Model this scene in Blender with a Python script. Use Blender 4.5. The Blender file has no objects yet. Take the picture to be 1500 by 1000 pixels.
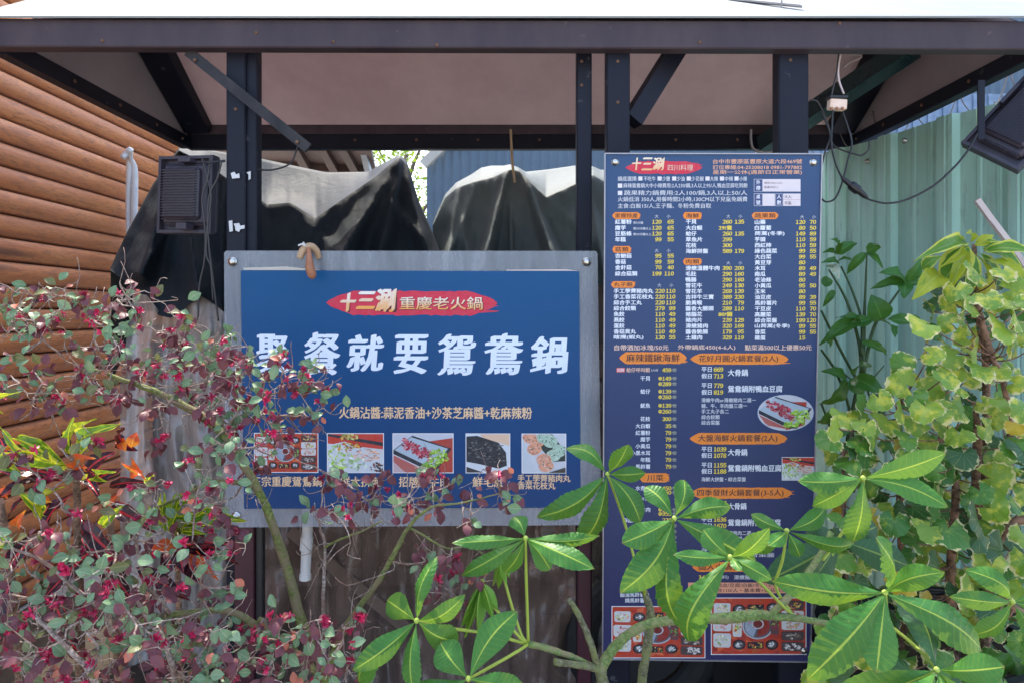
import bpy, math, random
from mathutils import Vector, Matrix, noise
R = math.radians
rnd = random.Random(7)
S = bpy.context.scene
COL = S.collection
V = Vector
CZ = 1.55                      # eye height above the ground

# ------------------------------------------------ camera, sky, sun, exposure
cam = bpy.data.cameras.new('camera'); camo = bpy.data.objects.new('camera', cam); COL.objects.link(camo)
camo.location = (0, 0, CZ); camo.rotation_euler = (R(90), 0, 0)
cam.sensor_width = 36; cam.lens = 24; cam.shift_y = -40/1500; cam.clip_start = .05; cam.clip_end = 500
S.camera = camo
TOSUN = V((-.22, .80, 1.45)).normalized()
W = bpy.data.worlds.new('World'); S.world = W; W.use_nodes = True
nt = W.node_tree
sk = nt.nodes.new('ShaderNodeTexSky'); sk.sky_type = 'NISHITA'; sk.sun_disc = False
sk.sun_elevation = math.asin(TOSUN.z); sk.sun_rotation = math.atan2(TOSUN.x, TOSUN.y)
sk.air_density = 1.0; sk.dust_density = 3.2; sk.ozone_density = 1
nt.links.new(sk.outputs[0], nt.nodes['Background'].inputs[0]); nt.nodes['Background'].inputs[1].default_value = .15
sl = bpy.data.lights.new('sun', 'SUN'); sl.energy = 2.1; sl.angle = R(.6); sl.color = (1, .93, .80)
so = bpy.data.objects.new('sun', sl); COL.objects.link(so); so.location = (0, 0, 8)
so.rotation_euler = TOSUN.to_track_quat('Z', 'Y').to_euler()
S.view_settings.view_transform = 'Standard'; S.view_settings.look = 'None'; S.view_settings.gamma = 1
S.view_settings.use_curve_mapping = False; S.view_settings.exposure = 2.05

# ------------------------------------------------ helpers
def P(x, y, Y): return V(((x-750)*Y/1000, Y, CZ+(460-y)*Y/1000))   # a point seen at (x, y) of the photo, Y metres away
def wloc(o):
    l = V((0, 0, 0))
    while o: l += o.location; o = o.parent
    return l
def thing(name, label, cat, loc=(0, 0, 0), group=None):
    o = bpy.data.objects.new(name, None); COL.objects.link(o); o.location = loc; o.empty_display_size = .1
    o['label'] = label; o['category'] = cat
    if group: o['group'] = group
    return o
def tag(o, label, cat, group=None):
    o['label'] = label; o['category'] = cat
    if group: o['group'] = group
    return o
class MB:
    def __init__(s): s.v = []; s.f = []; s.uv = []; s.c = []
    def add(s, vs, fs, uvs=None, c=None):
        b = len(s.v); s.v += [V(p) for p in vs]; s.f += [tuple(i+b for i in f) for f in fs]
        s.uv += list(uvs) if uvs else [(0, 0)]*len(vs); s.c += [c or (1, 1, 1)]*len(fs)
        return s
    def box(s, c, size, M=None, bev=0):
        hx, hy, hz = size[0]/2, size[1]/2, size[2]/2; c = V(c)
        if bev:
            b = min(bev, hx*.9, hy*.9, hz*.9); pts = []; 
            ring = lambda z, i: [(-hx+i, -hy+b, z), (-hx+b, -hy+i, z), (hx-b, -hy+i, z), (hx-i, -hy+b, z), (hx-i, hy-b, z), (hx-b, hy-i, z), (-hx+b, hy-i, z), (-hx+i, hy-b, z)]
            def inner(z): return [(-hx+b, -hy+b, z), (-hx+b, -hy+b, z), (hx-b, -hy+b, z), (hx-b, -hy+b, z), (hx-b, hy-b, z), (hx-b, hy-b, z), (-hx+b, hy-b, z), (-hx+b, hy-b, z)]
            rs = [inner(-hz), ring(-hz+b, 0), ring(hz-b, 0), inner(hz)]
            vs = [p for r in rs for p in r]; fs = []
            for k in range(3):
                for i in range(8):
                    j = (i+1) % 8; fs.append((k*8+i, k*8+j, k*8+8+j, k*8+8+i))
            fs += [(7, 5, 3, 1), (25, 27, 29, 31)]
        else:
            vs = [(x*hx, y*hy, z*hz) for x in (-1, 1) for y in (-1, 1) for z in (-1, 1)]
            fs = [(0, 1, 3, 2), (4, 6, 7, 5), (0, 4, 5, 1), (2, 3, 7, 6), (0, 2, 6, 4), (1, 5, 7, 3)]
        vs = [c+((M @ V(p)) if M else V(p)) for p in vs]
        return s.add(vs, fs, [(p[0], p[2]) for p in vs])
    def beam(s, a, b, w, h, up=(0, 0, 1), bev=0):   # bar from a to b, w across, h along 'up'
        a = V(a); b = V(b); y = (b-a); L = y.length; y.normalize(); z = V(up)-V(up).dot(y)*y; z.normalize(); x = y.cross(z)
        return s.box((a+b)/2, (w, L, h), Matrix((x, y, z)).transposed(), bev)
    def tube(s, pts, rad, n=6, cap=True, sub=0):
        pts = [V(p) for p in pts]
        if sub: 
            q = []; 
            rr = rad if isinstance(rad, (list, tuple)) else [rad]*len(pts); r2 = []
            for i in range(len(pts)-1):
                p0 = pts[max(i-1, 0)]; p1 = pts[i]; p2 = pts[i+1]; p3 = pts[min(i+2, len(pts)-1)]
                for k in range(sub):
                    t = k/sub; q.append(.5*((2*p1)+(p2-p0)*t+(2*p0-5*p1+4*p2-p3)*t*t+(3*p1-p0-3*p2+p3)*t**3)); r2.append(rr[i]*(1-t)+rr[i+1]*t)
            q.append(pts[-1]); r2.append(rr[-1]); pts, rad = q, r2
        if not isinstance(rad, (list, tuple)): rad = [rad]*len(pts)
        vs = []; uv = []; x = None; L = 0
        for i, p in enumerate(pts):
            d = (pts[min(i+1, len(pts)-1)]-pts[max(i-1, 0)])
            if d.length < 1e-9: d = V((0, 0, 1))
            d.normalize()
            if x is None: x = d.orthogonal().normalized()
            x = (x-x.dot(d)*d)
            if x.length < 1e-6: x = d.orthogonal()
            x.normalize(); y = d.cross(x)
            if i: L += (p-pts[i-1]).length
            for k in range(n):
                a = 2*math.pi*k/n; vs.append(p+rad[i]*(math.cos(a)*x+math.sin(a)*y)); uv.append((k/n, L))
        fs = [(i*n+k, i*n+(k+1) % n, (i+1)*n+(k+1) % n, (i+1)*n+k) for i in range(len(pts)-1) for k in range(n)]
        if cap: fs += [tuple(reversed(range(n))), tuple((len(pts)-1)*n+k for k in range(n))]
        return s.add(vs, fs, uv)
    def grid(s, fn, nu, nv, c=None):
        vs = []; uv = []
        for j in range(nv+1):
            for i in range(nu+1): vs.append(fn(i/nu, j/nv)); uv.append((i/nu, j/nv))
        w = nu+1
        return s.add(vs, [(j*w+i, j*w+i+1, (j+1)*w+i+1, (j+1)*w+i) for j in range(nv) for i in range(nu)], uv, c)
    def lathe(s, c, prof, n=16, M=None):            # prof: (radius, height)
        c = V(c); vs = []
        for r, h in prof:
            for k in range(n):
                a = 2*math.pi*k/n; p = V((r*math.cos(a), r*math.sin(a), h)); vs.append(c+(M @ p if M else p))
        m = len(prof)
        fs = [(i*n+k, i*n+(k+1) % n, (i+1)*n+(k+1) % n, (i+1)*n+k) for i in range(m-1) for k in range(n)]
        return s.add(vs, fs)
    def build(s, name, mat, parent=None, smooth=False, color=False, local=False, recalc=False):
        me = bpy.data.meshes.new(name); off = V((0, 0, 0)) if local or not parent else wloc(parent)
        me.from_pydata([p-off for p in s.v], [], s.f)
        if mat: me.materials.append(mat)
        ul = me.uv_layers.new(name='UVMap'); uv = s.uv
        for l in me.loops: ul.data[l.index].uv = uv[l.vertex_index]
        if color:
            ca = me.color_attributes.new('ink', 'FLOAT_COLOR', 'CORNER'); k = 0
            for p in me.polygons:
                cc = s.c[p.index]
                for l in p.loop_indices: ca.data[l].color = (*cc, 1)
        if smooth: me.polygons.foreach_set('use_smooth', [True]*len(me.polygons))
        me.update()
        o = bpy.data.objects.new(name, me); COL.objects.link(o)
        if parent: o.parent = parent
        return o
def place(me, name, parent, M):                      # a copy of a shared piece under its thing
    o = bpy.data.objects.new(name, me); COL.objects.link(o); o.parent = parent
    o.matrix_local = Matrix.Translation(-wloc(parent)) @ M
    return o
def interp(tab, x):
    if x <= tab[0][0]: return tab[0][1]
    for (a, b), (c, d) in zip(tab, tab[1:]):
        if x <= c: return b+(d-b)*(x-a)/(c-a)
    return tab[-1][1]
def nvec(p): return V((noise.noise(p), noise.noise(p+V((31.4, 5.2, 9.9))), noise.noise(p+V((-11.3, 47.7, 3.1)))))
def N(x, y=0, z=0): return noise.noise(V((x, y, z)))

# ------------------------------------------------ materials
def mat(name, col=(.5, .5, .5), rough=.6, metal=0, spec=.5):
    m = bpy.data.materials.new(name); m.use_nodes = True; b = m.node_tree.nodes['Principled BSDF']
    b.inputs['Base Color'].default_value = (*col, 1); b.inputs['Roughness'].default_value = rough
    b.inputs['Metallic'].default_value = metal; b.inputs['Specular IOR Level'].default_value = spec
    return m
class NG:
    def __init__(s, m): s.m = m; s.t = m.node_tree; s.b = s.t.nodes['Principled BSDF']
    def n(s, typ, **kw):
        x = s.t.nodes.new(typ)
        for k, v in kw.items(): setattr(x, k, v)
        return x
    def l(s, a, b): s.t.links.new(a, b)
    def coord(s, kind='Object', scale=(1, 1, 1)):
        c = s.n('ShaderNodeTexCoord'); m = s.n('ShaderNodeMapping'); m.inputs['Scale'].default_value = scale
        s.l(c.outputs[kind], m.inputs['Vector']); return m.outputs[0]
    def noise(s, vec, scale, detail=4, rough=.6, dist=0):
        x = s.n('ShaderNodeTexNoise'); x.inputs['Scale'].default_value = scale; x.inputs['Detail'].default_value = detail
        x.inputs['Roughness'].default_value = rough; x.inputs['Distortion'].default_value = dist
        if vec: s.l(vec, x.inputs['Vector'])
        return x.outputs['Fac']
    def ramp(s, fac, stops):
        x = s.n('ShaderNodeValToRGB'); e = x.color_ramp.elements
        while len(e) < len(stops): e.new(.5)
        for k, (p, c) in zip(e, stops): k.position = p; k.color = (*c, 1) if len(c) == 3 else c
        s.l(fac, x.inputs[0]); return x.outputs[0]
    def math(s, op, a, b=None, c=None):
        x = s.n('ShaderNodeMath', operation=op)
        for i, v in enumerate((a, b, c)):
            if v is None: continue
            if isinstance(v, (int, float)): x.inputs[i].default_value = v
            else: s.l(v, x.inputs[i])
        return x.outputs[0]
    def mix(s, fac, a, b, blend='MIX'):
        x = s.n('ShaderNodeMix', data_type='RGBA', blend_type=blend)
        for k, v in ((0, fac), (6, a), (7, b)):
            if isinstance(v, (int, float)): x.inputs[k].default_value = v
            elif isinstance(v, tuple): x.inputs[k].default_value = (*v, 1)
            else: s.l(v, x.inputs[k])
        return x.outputs[2]
    def bump(s, h, st=.3, d=.01):
        x = s.n('ShaderNodeBump'); x.inputs['Strength'].default_value = st; x.inputs['Distance'].default_value = d
        s.l(h, x.inputs['Height']); s.l(x.outputs[0], s.b.inputs['Normal'])
    def base(s, c): s.l(c, s.b.inputs['Base Color'])
    def rough(s, c): s.l(c, s.b.inputs['Roughness'])
    def out(s, sh): s.l(sh, s.t.nodes['Material Output'].inputs[0])
def worn(name, c1, c2, rough=.5, scale=6, metal=0, spots=None, bump=.15, stretch=(1, 1, 1), spec=.4):
    m = mat(name, c1, rough, metal, spec); g = NG(m); v = g.coord('Object', stretch)
    a = g.noise(v, scale, 8, .65); col = g.ramp(a, [(.3, c1), (.7, c2)])
    if spots:
        b = g.noise(g.coord('Object'), scale*7, 3, .5); f = g.ramp(b, [(.70, (0, 0, 0)), (.74, (1, 1, 1))]); col = g.mix(f, col, spots)
    g.base(col); g.rough(g.math('MULTIPLY_ADD', a, .3, rough-.15)); g.bump(g.noise(v, scale*12, 4), bump, .002)
    return m
M_steel = worn('dark_painted_steel', (.007, .008, .016), (.014, .015, .026), .5, 3, spots=(.06, .06, .07), spec=.22)
M_fascia = worn('purple_brown_steel', (.042, .029, .038), (.072, .052, .058), .5, 4, stretch=(2, 1, .6), bump=.3, spec=.25, spots=(.10, .07, .07))
M_under = worn('ceiling_board', (.62, .42, .44), (.84, .62, .63), .7, 2.0, spec=.5)
M_gable = worn('gable_board', (.34, .28, .30), (.42, .36, .37), .7, 2)
M_roof = worn('roof_sheet', (.20, .23, .26), (.33, .34, .33), .7, 1.2, spots=(.16, .15, .14), spec=.2)
M_post_red = worn('maroon_steel', (.045, .010, .018), (.075, .018, .028), .45, 6)
M_black = mat('black_plastic', (.012, .012, .015), .4)
M_cable = mat('grey_cable', (.04, .035, .035), .5)
M_cablelt = mat('light_cable', (.22, .18, .17), .5)
M_white = worn('white_plastic', (.55, .53, .52), (.70, .68, .66), .4, 9)
M_bolt = mat('bolt_metal', (.62, .60, .55), .28, 1)
M_trunk = worn('pink_plastic', (.50, .40, .39), (.60, .50, .48), .4, 10)
M_wood = worn('old_timber', (.10, .065, .05), (.19, .13, .10), .8, 8, stretch=(1, 1, 1))
M_bamboo = worn('dry_wood', (.42, .27, .15), (.55, .38, .24), .6, 20)
M_handle = worn('red_wood', (.28, .10, .05), (.42, .19, .10), .5, 25)
M_block = worn('terminal_ceramic', (.65, .42, .30), (.80, .62, .50), .4, 20)
M_lamp = worn('lamp_casting', (.035, .030, .045), (.055, .048, .062), .4, 12)
M_lampglass = mat('lamp_glass', (.08, .08, .09), .08)
M_conc = worn('ground_concrete', (.26, .25, .24), (.38, .37, .35), .85, 2, bump=.3)
M_soil = worn('soil', (.03, .022, .016), (.06, .045, .03), .95, 12, bump=.6)
M_dark = worn('dark_board', (.055, .036, .028), (.12, .075, .058), .7, 3)
M_rubber = worn('rubber', (.015, .015, .016), (.035, .034, .034), .7, 14)
M_terracotta = worn('clay', (.30, .12, .07), (.42, .19, .12), .75, 8)

def m_log():
    m = mat('stained_log', (.4, .2, .1), .55); g = NG(m); v = g.coord('Object', (3, .35, 3))
    oi = g.n('ShaderNodeObjectInfo'); sh = g.n('ShaderNodeVectorMath', operation='ADD'); g.l(v, sh.inputs[0])
    cb = g.n('ShaderNodeCombineXYZ'); g.l(g.math('MULTIPLY', oi.outputs['Random'], 31), cb.inputs[1]); g.l(g.math('MULTIPLY', oi.outputs['Random'], 11), cb.inputs[0]); g.l(cb.outputs[0], sh.inputs[1])
    a = g.noise(sh.outputs[0], 5, 6, .6, .8); b = g.noise(sh.outputs[0], 28, 6, .65, 1.6)
    col = g.ramp(a, [(.25, (.38, .100, .022)), (.5, (.56, .185, .048)), (.75, (.66, .265, .080))])
    col = g.mix(g.ramp(b, [(.38, (1, 1, 1)), (.52, (0, 0, 0))]), col, (.30, .10, .035))
    uv = g.n('ShaderNodeTexCoord'); sp = g.n('ShaderNodeSeparateXYZ'); g.l(uv.outputs['UV'], sp.inputs[0])
    d = g.noise(g.coord('Object', (1, 1.2, 1)), 3, 6, .7)                 # grey weathering caught at the joints
    e = g.math('ABSOLUTE', g.math('SUBTRACT', sp.outputs[0], .5)); e = g.math('ADD', e, g.math('MULTIPLY', g.math('SUBTRACT', d, .5), .22))
    col = g.mix(g.math('MULTIPLY', g.ramp(e, [(.30, (0, 0, 0)), (.47, (1, 1, 1))]), .75), col, (.17, .13, .12))
    vo = g.n('ShaderNodeTexVoronoi'); vo.inputs['Scale'].default_value = 1.6; g.l(sh.outputs[0], vo.inputs['Vector'])
    col = g.mix(g.ramp(vo.outputs['Distance'], [(.05, (.9, .9, .9)), (.13, (0, 0, 0))]), col, (.16, .055, .025))
    g.base(g.mix(g.math('MULTIPLY', oi.outputs['Random'], .35), col, (.46, .16, .055))); g.bump(b, .25, .004); return m
M_log = m_log()
def m_green():
    m = mat('mint_sheet', (.3, .5, .45), .42); g = NG(m)
    a = g.noise(g.coord('Object', (2, 2, .35)), 3, 8, .65); b = g.noise(g.coord('Object', (40, 40, 1.2)), 2, 4, .6)
    c = g.ramp(a, [(.3, (.34, .60, .50)), (.55, (.42, .70, .59)), (.75, (.54, .80, .69))])
    c = g.mix(g.ramp(b, [(.45, (0, 0, 0)), (.8, (.5, .5, .5))]), c, (.34, .54, .50))
    s = g.noise(g.coord('Object', (9, 9, 2)), 2.2, 5, .7); c = g.mix(g.ramp(s, [(.56, (0, 0, 0)), (.66, (.7, .7, .7))]), c, (.32, .48, .44))
    r2 = g.noise(g.coord('Object', (14, 14, .5)), 2.6, 6, .75); c = g.mix(g.ramp(r2, [(.60, (0, 0, 0)), (.72, (.6, .6, .6))]), c, (.42, .40, .30)); g.base(c); g.bump(a, .15, .01); g.rough(g.math('MULTIPLY_ADD', a, .35, .3)); return m
M_green = m_green()
M_blueb = worn('slate_blue_sheet', (.085, .125, .17), (.11, .16, .21), .45, 3)
M_cream = worn('cream_trim', (.45, .42, .36), (.55, .52, .45), .6, 5)
def m_tarp(name, c1, c2):
    m = mat(name, c1, .36); g = NG(m); v = g.coord('Object'); a = g.noise(v, 5, 8, .7); b = g.noise(v, 380, 2)
    g.base(g.ramp(a, [(.3, c1), (.75, c2)])); g.rough(g.math('MULTIPLY_ADD', a, .25, .52)); g.bump(g.math('ADD', g.math('MULTIPLY', a, .8), g.math('ADD', g.math('MULTIPLY', b, .04), g.math('MULTIPLY', g.math('ABSOLUTE', g.math('SUBTRACT', g.noise(g.coord('Object', (1, 1, .6)), 7, 4, .45, 1.0), .5)), 1.0))), .32, .02)
    g.b.inputs['Specular IOR Level'].default_value = .06; return m
M_tarp = m_tarp('black_tarpaulin', (.020, .026, .034), (.036, .043, .052))
M_tarp2 = m_tarp('charcoal_tarpaulin', (.105, .125, .13), (.15, .168, .165))
def m_clear(name, tint, tr, rough, wr=1., haze=.2, bp=.5):
    m = mat(name, tint, rough); g = NG(m); t = g.n('ShaderNodeBsdfTransparent'); t.inputs[0].default_value = (.92, .92, .94, 1)
    mx = g.n('ShaderNodeMixShader'); a = g.noise(g.coord('Object', (6, 6, wr)), 2.5, 8, .7, .6)
    g.l(g.ramp(a, [(.3, (tr, tr, tr)), (.75, (tr-haze, tr-haze, tr-haze))]), mx.inputs[0]); g.l(g.b.outputs[0], mx.inputs[1]); g.l(t.outputs[0], mx.inputs[2])
    g.base(g.ramp(a, [(.3, tint), (.8, tuple(min(1, c*1.5) for c in tint))])); g.bump(a, bp, .01); g.out(mx.outputs[0])
    g.b.inputs['Specular IOR Level'].default_value = .8; return m
M_curtain = m_clear('clear_pvc', (.24, .165, .135), .52, .13, 1.2, .25)
M_curtain2 = m_clear('cloudy_pvc', (.42, .38, .35), .45, .22, .25, .25)
M_acryl = m_clear('scratched_acrylic', (.25, .27, .31), .64, .12, .5, .2, .08)
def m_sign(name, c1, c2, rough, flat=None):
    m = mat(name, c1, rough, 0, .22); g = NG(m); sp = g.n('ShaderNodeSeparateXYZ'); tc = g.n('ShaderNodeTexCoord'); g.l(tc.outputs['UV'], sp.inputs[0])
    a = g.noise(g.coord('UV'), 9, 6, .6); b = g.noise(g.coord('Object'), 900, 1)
    c = g.ramp(sp.outputs[1], [(0, c2), (1, c1)])  # reflection on the gloss painted in as a vertical colour gradient
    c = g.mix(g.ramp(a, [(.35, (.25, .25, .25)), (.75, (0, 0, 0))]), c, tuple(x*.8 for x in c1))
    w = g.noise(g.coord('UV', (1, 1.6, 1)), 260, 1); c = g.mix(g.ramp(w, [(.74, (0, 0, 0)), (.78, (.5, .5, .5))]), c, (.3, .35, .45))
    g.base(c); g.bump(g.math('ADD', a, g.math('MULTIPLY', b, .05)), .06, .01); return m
M_sign = m_sign('blue_sign_vinyl', (.005, .076, .205), (.010, .044, .155), .36)
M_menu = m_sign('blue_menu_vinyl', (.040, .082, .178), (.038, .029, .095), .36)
M_ink = mat('printed_ink', (1, 1, 1), .42, 0, .2); g = NG(M_ink); at = g.n('ShaderNodeAttribute', attribute_name='ink')
g.base(g.mix(g.ramp(g.noise(g.coord('Object'), 60, 4), [(.3, (.12, .12, .12)), (.7, (0, 0, 0))]), at.outputs[0], (.3, .3, .35)))

def m_leaf(name, base, base2, vein, nveins=12, veinw=.035, transl=.28, rough=.38, spots=None, margin=None, blotch=None, spec=.28, fold=2.2):
    m = mat(name, base, rough, 0, spec); g = NG(m); tc = g.n('ShaderNodeTexCoord'); sp = g.n('ShaderNodeSeparateXYZ'); g.l(tc.outputs['UV'], sp.inputs[0])
    oi = g.n('ShaderNodeObjectInfo'); geo = g.n('ShaderNodeNewGeometry')
    nz = g.noise(g.coord('Object'), 22, 5, .6); wn = g.n('ShaderNodeTexNoise', noise_dimensions='4D'); wn.inputs['Scale'].default_value = 5; wn.inputs['Detail'].default_value = 5
    g.l(g.math('MULTIPLY', oi.outputs['Random'], 50), wn.inputs['W']); g.l(tc.outputs['UV'], wn.inputs['Vector'])
    f = g.math('ADD', g.math('MULTIPLY', oi.outputs['Random'], .6), g.math('MULTIPLY', g.ramp(wn.outputs['Fac'], [(.3, (0, 0, 0)), (.7, (1, 1, 1))]), .4))
    c = g.mix(f, base, base2)
    a = g.math('ABSOLUTE', g.math('SUBTRACT', sp.outputs[0], .5))
    if blotch: c = g.mix(g.ramp(wn.outputs['Fac'], [(blotch[1], (0, 0, 0)), (blotch[1]+.05, (1, 1, 1))]), c, blotch[0])
    w = g.math('FRACT', g.math('SUBTRACT', g.math('MULTIPLY', sp.outputs[1], nveins), g.math('MULTIPLY', a, fold)))
    sv = g.ramp(w, [(.0, (1, 1, 1)), (.10, (0, 0, 0)), (.90, (0, 0, 0)), (1, (1, 1, 1))])
    c = g.mix(g.math('MULTIPLY', sv, .20), c, vein)
    mr = g.ramp(a, [(veinw*.5, (1, 1, 1)), (veinw, (0, 0, 0))]); c = g.mix(mr, c, vein)
    c = g.mix(g.ramp(g.math('ADD', sp.outputs[1], g.math('MULTIPLY', g.math('SUBTRACT', nz, .5), .25)), [(.97, (0, 0, 0)), (1.0, (.8, .8, .8))]), c, (.20, .13, .04))
    if margin: c = g.mix(g.ramp(g.math('ADD', a, g.math('MULTIPLY', g.math('SUBTRACT', wn.outputs['Fac'], .5), .3)), [(margin[1], (0, 0, 0)), (margin[1]+.03, (1, 1, 1))]), c, margin[0])
    if spots:
        s = g.noise(g.coord('Object'), 9, 3); c = g.mix(g.ramp(s, [(.72, (0, 0, 0)), (.76, (1, 1, 1))]), c, spots)
    g.base(c); g.bump(g.math('ADD', g.math('MULTIPLY', sv, -.6), g.math('MULTIPLY', nz, .3)), .25, .0015)
    tr = g.n('ShaderNodeBsdfTranslucent'); g.l(g.mix(.5, c, (.45, .62, .05), 'MIX') if transl > .2 else c, tr.inputs[0])
    mx = g.n('ShaderNodeMixShader'); mx.inputs[0].default_value = transl; g.l(g.b.outputs[0], mx.inputs[1]); g.l(tr.outputs[0], mx.inputs[2]); g.out(mx.outputs[0])
    return m
M_pach = m_leaf('palmate_leaf', (.034, .150, .026), (.078, .235, .036), (.40, .50, .07), 13, .034, .25, .42, spots=(.26, .33, .05), spec=.32)
M_pachd = m_leaf('palmate_leaf_shaded', (.030, .085, .035), (.045, .12, .045), (.20, .28, .06), 13, .036, .2, .4)  # darker copy of the palmate leaf, shade put into its green
M_lg = m_leaf('glaucous_leaf', (.11, .20, .095), (.19, .27, .15), (.26, .32, .19), 6, .04, .12, .45)
M_lp = m_leaf('purple_leaf', (.085, .022, .030), (.175, .055, .060), (.13, .05, .08), 7, .04, .12, .42)
M_lr = m_leaf('salmon_leaf', (.40, .10, .07), (.55, .20, .12), (.5, .2, .12), 6, .04, .19, .45)
M_lo = m_leaf('olive_leaf', (.11, .15, .05), (.16, .13, .06), (.24, .22, .1), 6, .04, .19, .45)
M_flower = mat('crimson_petal', (.62, .015, .10), .5); g = NG(M_flower); oi = g.n('ShaderNodeObjectInfo'); g.base(g.mix(oi.outputs['Random'], (.60, .016, .10), (.24, .010, .04)))
M_crg = m_leaf('croton_green', (.05, .17, .02), (.12, .26, .02), (.72, .66, .03), 10, .12, .28, .22, margin=((.70, .62, .03), .43), blotch=((.62, .60, .03), .60))
M_cry = m_leaf('croton_yellow', (.42, .48, .03), (.62, .55, .03), (.78, .62, .03), 9, .12, .28, .22, blotch=((.08, .20, .02), .56))
M_crr = m_leaf('croton_dark', (.018, .014, .018), (.05, .014, .022), (.52, .03, .035), 9, .09, .15, .2, margin=((.45, .02, .03), .46), blotch=((.34, .02, .025), .63))
M_crs = m_leaf('croton_scarlet', (.60, .04, .02), (.70, .10, .02), (.75, .2, .05), 9, .07, .25, .25)
M_syn = m_leaf('glossy_vine_leaf', (.035, .14, .03), (.06, .20, .035), (.12, .28, .06), 7, .04, .25, .25)
M_synw = m_leaf('white_marked_leaf', (.55, .58, .42), (.62, .64, .50), (.2, .4, .1), 5, .03, .2, .3, blotch=((.10, .30, .06), .55))
M_var = m_leaf('yellow_edged_leaf', (.07, .21, .035), (.12, .27, .04), (.33, .42, .10), 11, .03, .28, .3, margin=((.60, .60, .10), .36))
M_vary = m_leaf('yellow_green_leaf', (.36, .42, .03), (.45, .45, .04), (.5, .55, .12), 11, .03, .32, .3, blotch=((.14, .30, .03), .60))
def m_aralia(name, c1, c2, cream, patch, thr=.83, pthr=.56):
    m = mat(name, c1, .4); g = NG(m); tc = g.n('ShaderNodeTexCoord'); sp = g.n('ShaderNodeSeparateXYZ'); g.l(tc.outputs['UV'], sp.inputs[0]); oi = g.n('ShaderNodeObjectInfo')
    off = g.math('MULTIPLY', oi.outputs['Random'], 60)
    wn = g.n('ShaderNodeTexNoise', noise_dimensions='4D'); wn.inputs['Scale'].default_value = 2.2; wn.inputs['Detail'].default_value = 6; wn.inputs['Roughness'].default_value = .65; g.l(off, wn.inputs['W']); g.l(tc.outputs['Object'], wn.inputs['Vector'])
    c = g.mix(oi.outputs['Random'], c1, c2)
    c = g.mix(g.ramp(wn.outputs['Fac'], [(pthr, (0, 0, 0)), (pthr+.10, (.9, .9, .9))]), c, patch)
    e = g.math('ADD', sp.outputs[1], g.math('MULTIPLY', g.math('SUBTRACT', wn.outputs['Fac'], .5), 1.5))
    c = g.mix(g.ramp(e, [(thr, (0, 0, 0)), (thr+.05, (1, 1, 1))]), c, cream)
    w = g.math('FRACT', g.math('MULTIPLY', sp.outputs[0], 9)); v = g.ramp(w, [(.0, (1, 1, 1)), (.08, (0, 0, 0)), (.92, (0, 0, 0)), (1, (1, 1, 1))])
    c = g.mix(g.math('MULTIPLY', v, g.math('SUBTRACT', .75, g.math('MULTIPLY', sp.outputs[1], .6))), c, (.32, .38, .12))
    g.base(c); g.bump(g.math('ADD', v, wn.outputs['Fac']), .25, .003)
    tr = g.n('ShaderNodeBsdfTranslucent'); g.l(c, tr.inputs[0]); mx = g.n('ShaderNodeMixShader'); mx.inputs[0].default_value = .3; g.l(g.b.outputs[0], mx.inputs[1]); g.l(tr.outputs[0], mx.inputs[2]); g.out(mx.outputs[0]); return m
M_ara = [m_aralia('round_leaf_green', (.060, .20, .030), (.12, .27, .03), (.68, .62, .30), (.34, .44, .04), .95, .54),
         m_aralia('round_leaf_mottled', (.14, .28, .03), (.27, .40, .04), (.66, .60, .26), (.55, .55, .05), .92, .49),  # yellow-green brightened to stand in for sun on the upper leaves
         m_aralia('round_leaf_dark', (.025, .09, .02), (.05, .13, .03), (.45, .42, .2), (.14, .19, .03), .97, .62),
         m_aralia('round_leaf_yellow', (.50, .42, .04), (.62, .40, .04), (.65, .55, .2), (.55, .28, .03), .93, .6)]
def m_bark(name, c1, c2, c3):
    m = mat(name, c1, .8); g = NG(m); a = g.noise(g.coord('Object', (1, 1, 1.6)), 110, 5, .75); b = g.noise(g.coord('Object'), 24, 5, .7)
    c = g.ramp(a, [(.38, tuple(k*.5 for k in c1)), (.5, c1), (.62, c2)]); c = g.mix(g.ramp(b, [(.45, (0, 0, 0)), (.6, (1, 1, 1))]), c, c3); g.base(c); g.bump(a, .8, .004); return m
M_moss = m_bark('mossy_bark', (.12, .15, .03), (.22, .25, .06), (.19, .15, .08))
M_twig = m_bark('grey_twig', (.30, .23, .19), (.50, .41, .36), (.20, .12, .09))
M_stem = m_bark('green_stem', (.14, .22, .06), (.22, .30, .10), (.24, .22, .11))
M_gstem = m_bark('grey_stem', (.12, .12, .06), (.24, .23, .16), (.17, .19, .07))
M_petiole = mat('petiole', (.36, .46, .07), .45)
M_brown = m_bark('brown_stem', (.13, .07, .04), (.25, .15, .09), (.34, .18, .11))
M_vine = mat('vine_stem', (.05, .10, .03), .5)
M_tree = m_leaf('far_leaf', (.05, .12, .012), (.12, .20, .02), (.3, .4, .1), 4, .03, .45, .5)
M_treetr = M_wood

# ------------------------------------------------ the ground
o = MB().add([(-60, -40, 0), (60, -40, 0), (60, 80, 0), (-60, 80, 0)], [(0, 1, 2, 3)]).build('ground', M_conc); o['kind'] = 'structure'
def soil(u, v):
    x = -2.5+5.0*u; y = .5+3.2*v; return V((x, y, .03+.03*N(x*5, y*5)))
o = MB().grid(soil, 50, 16).build('planting_bed', M_soil, smooth=True); o['kind'] = 'structure'

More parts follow.
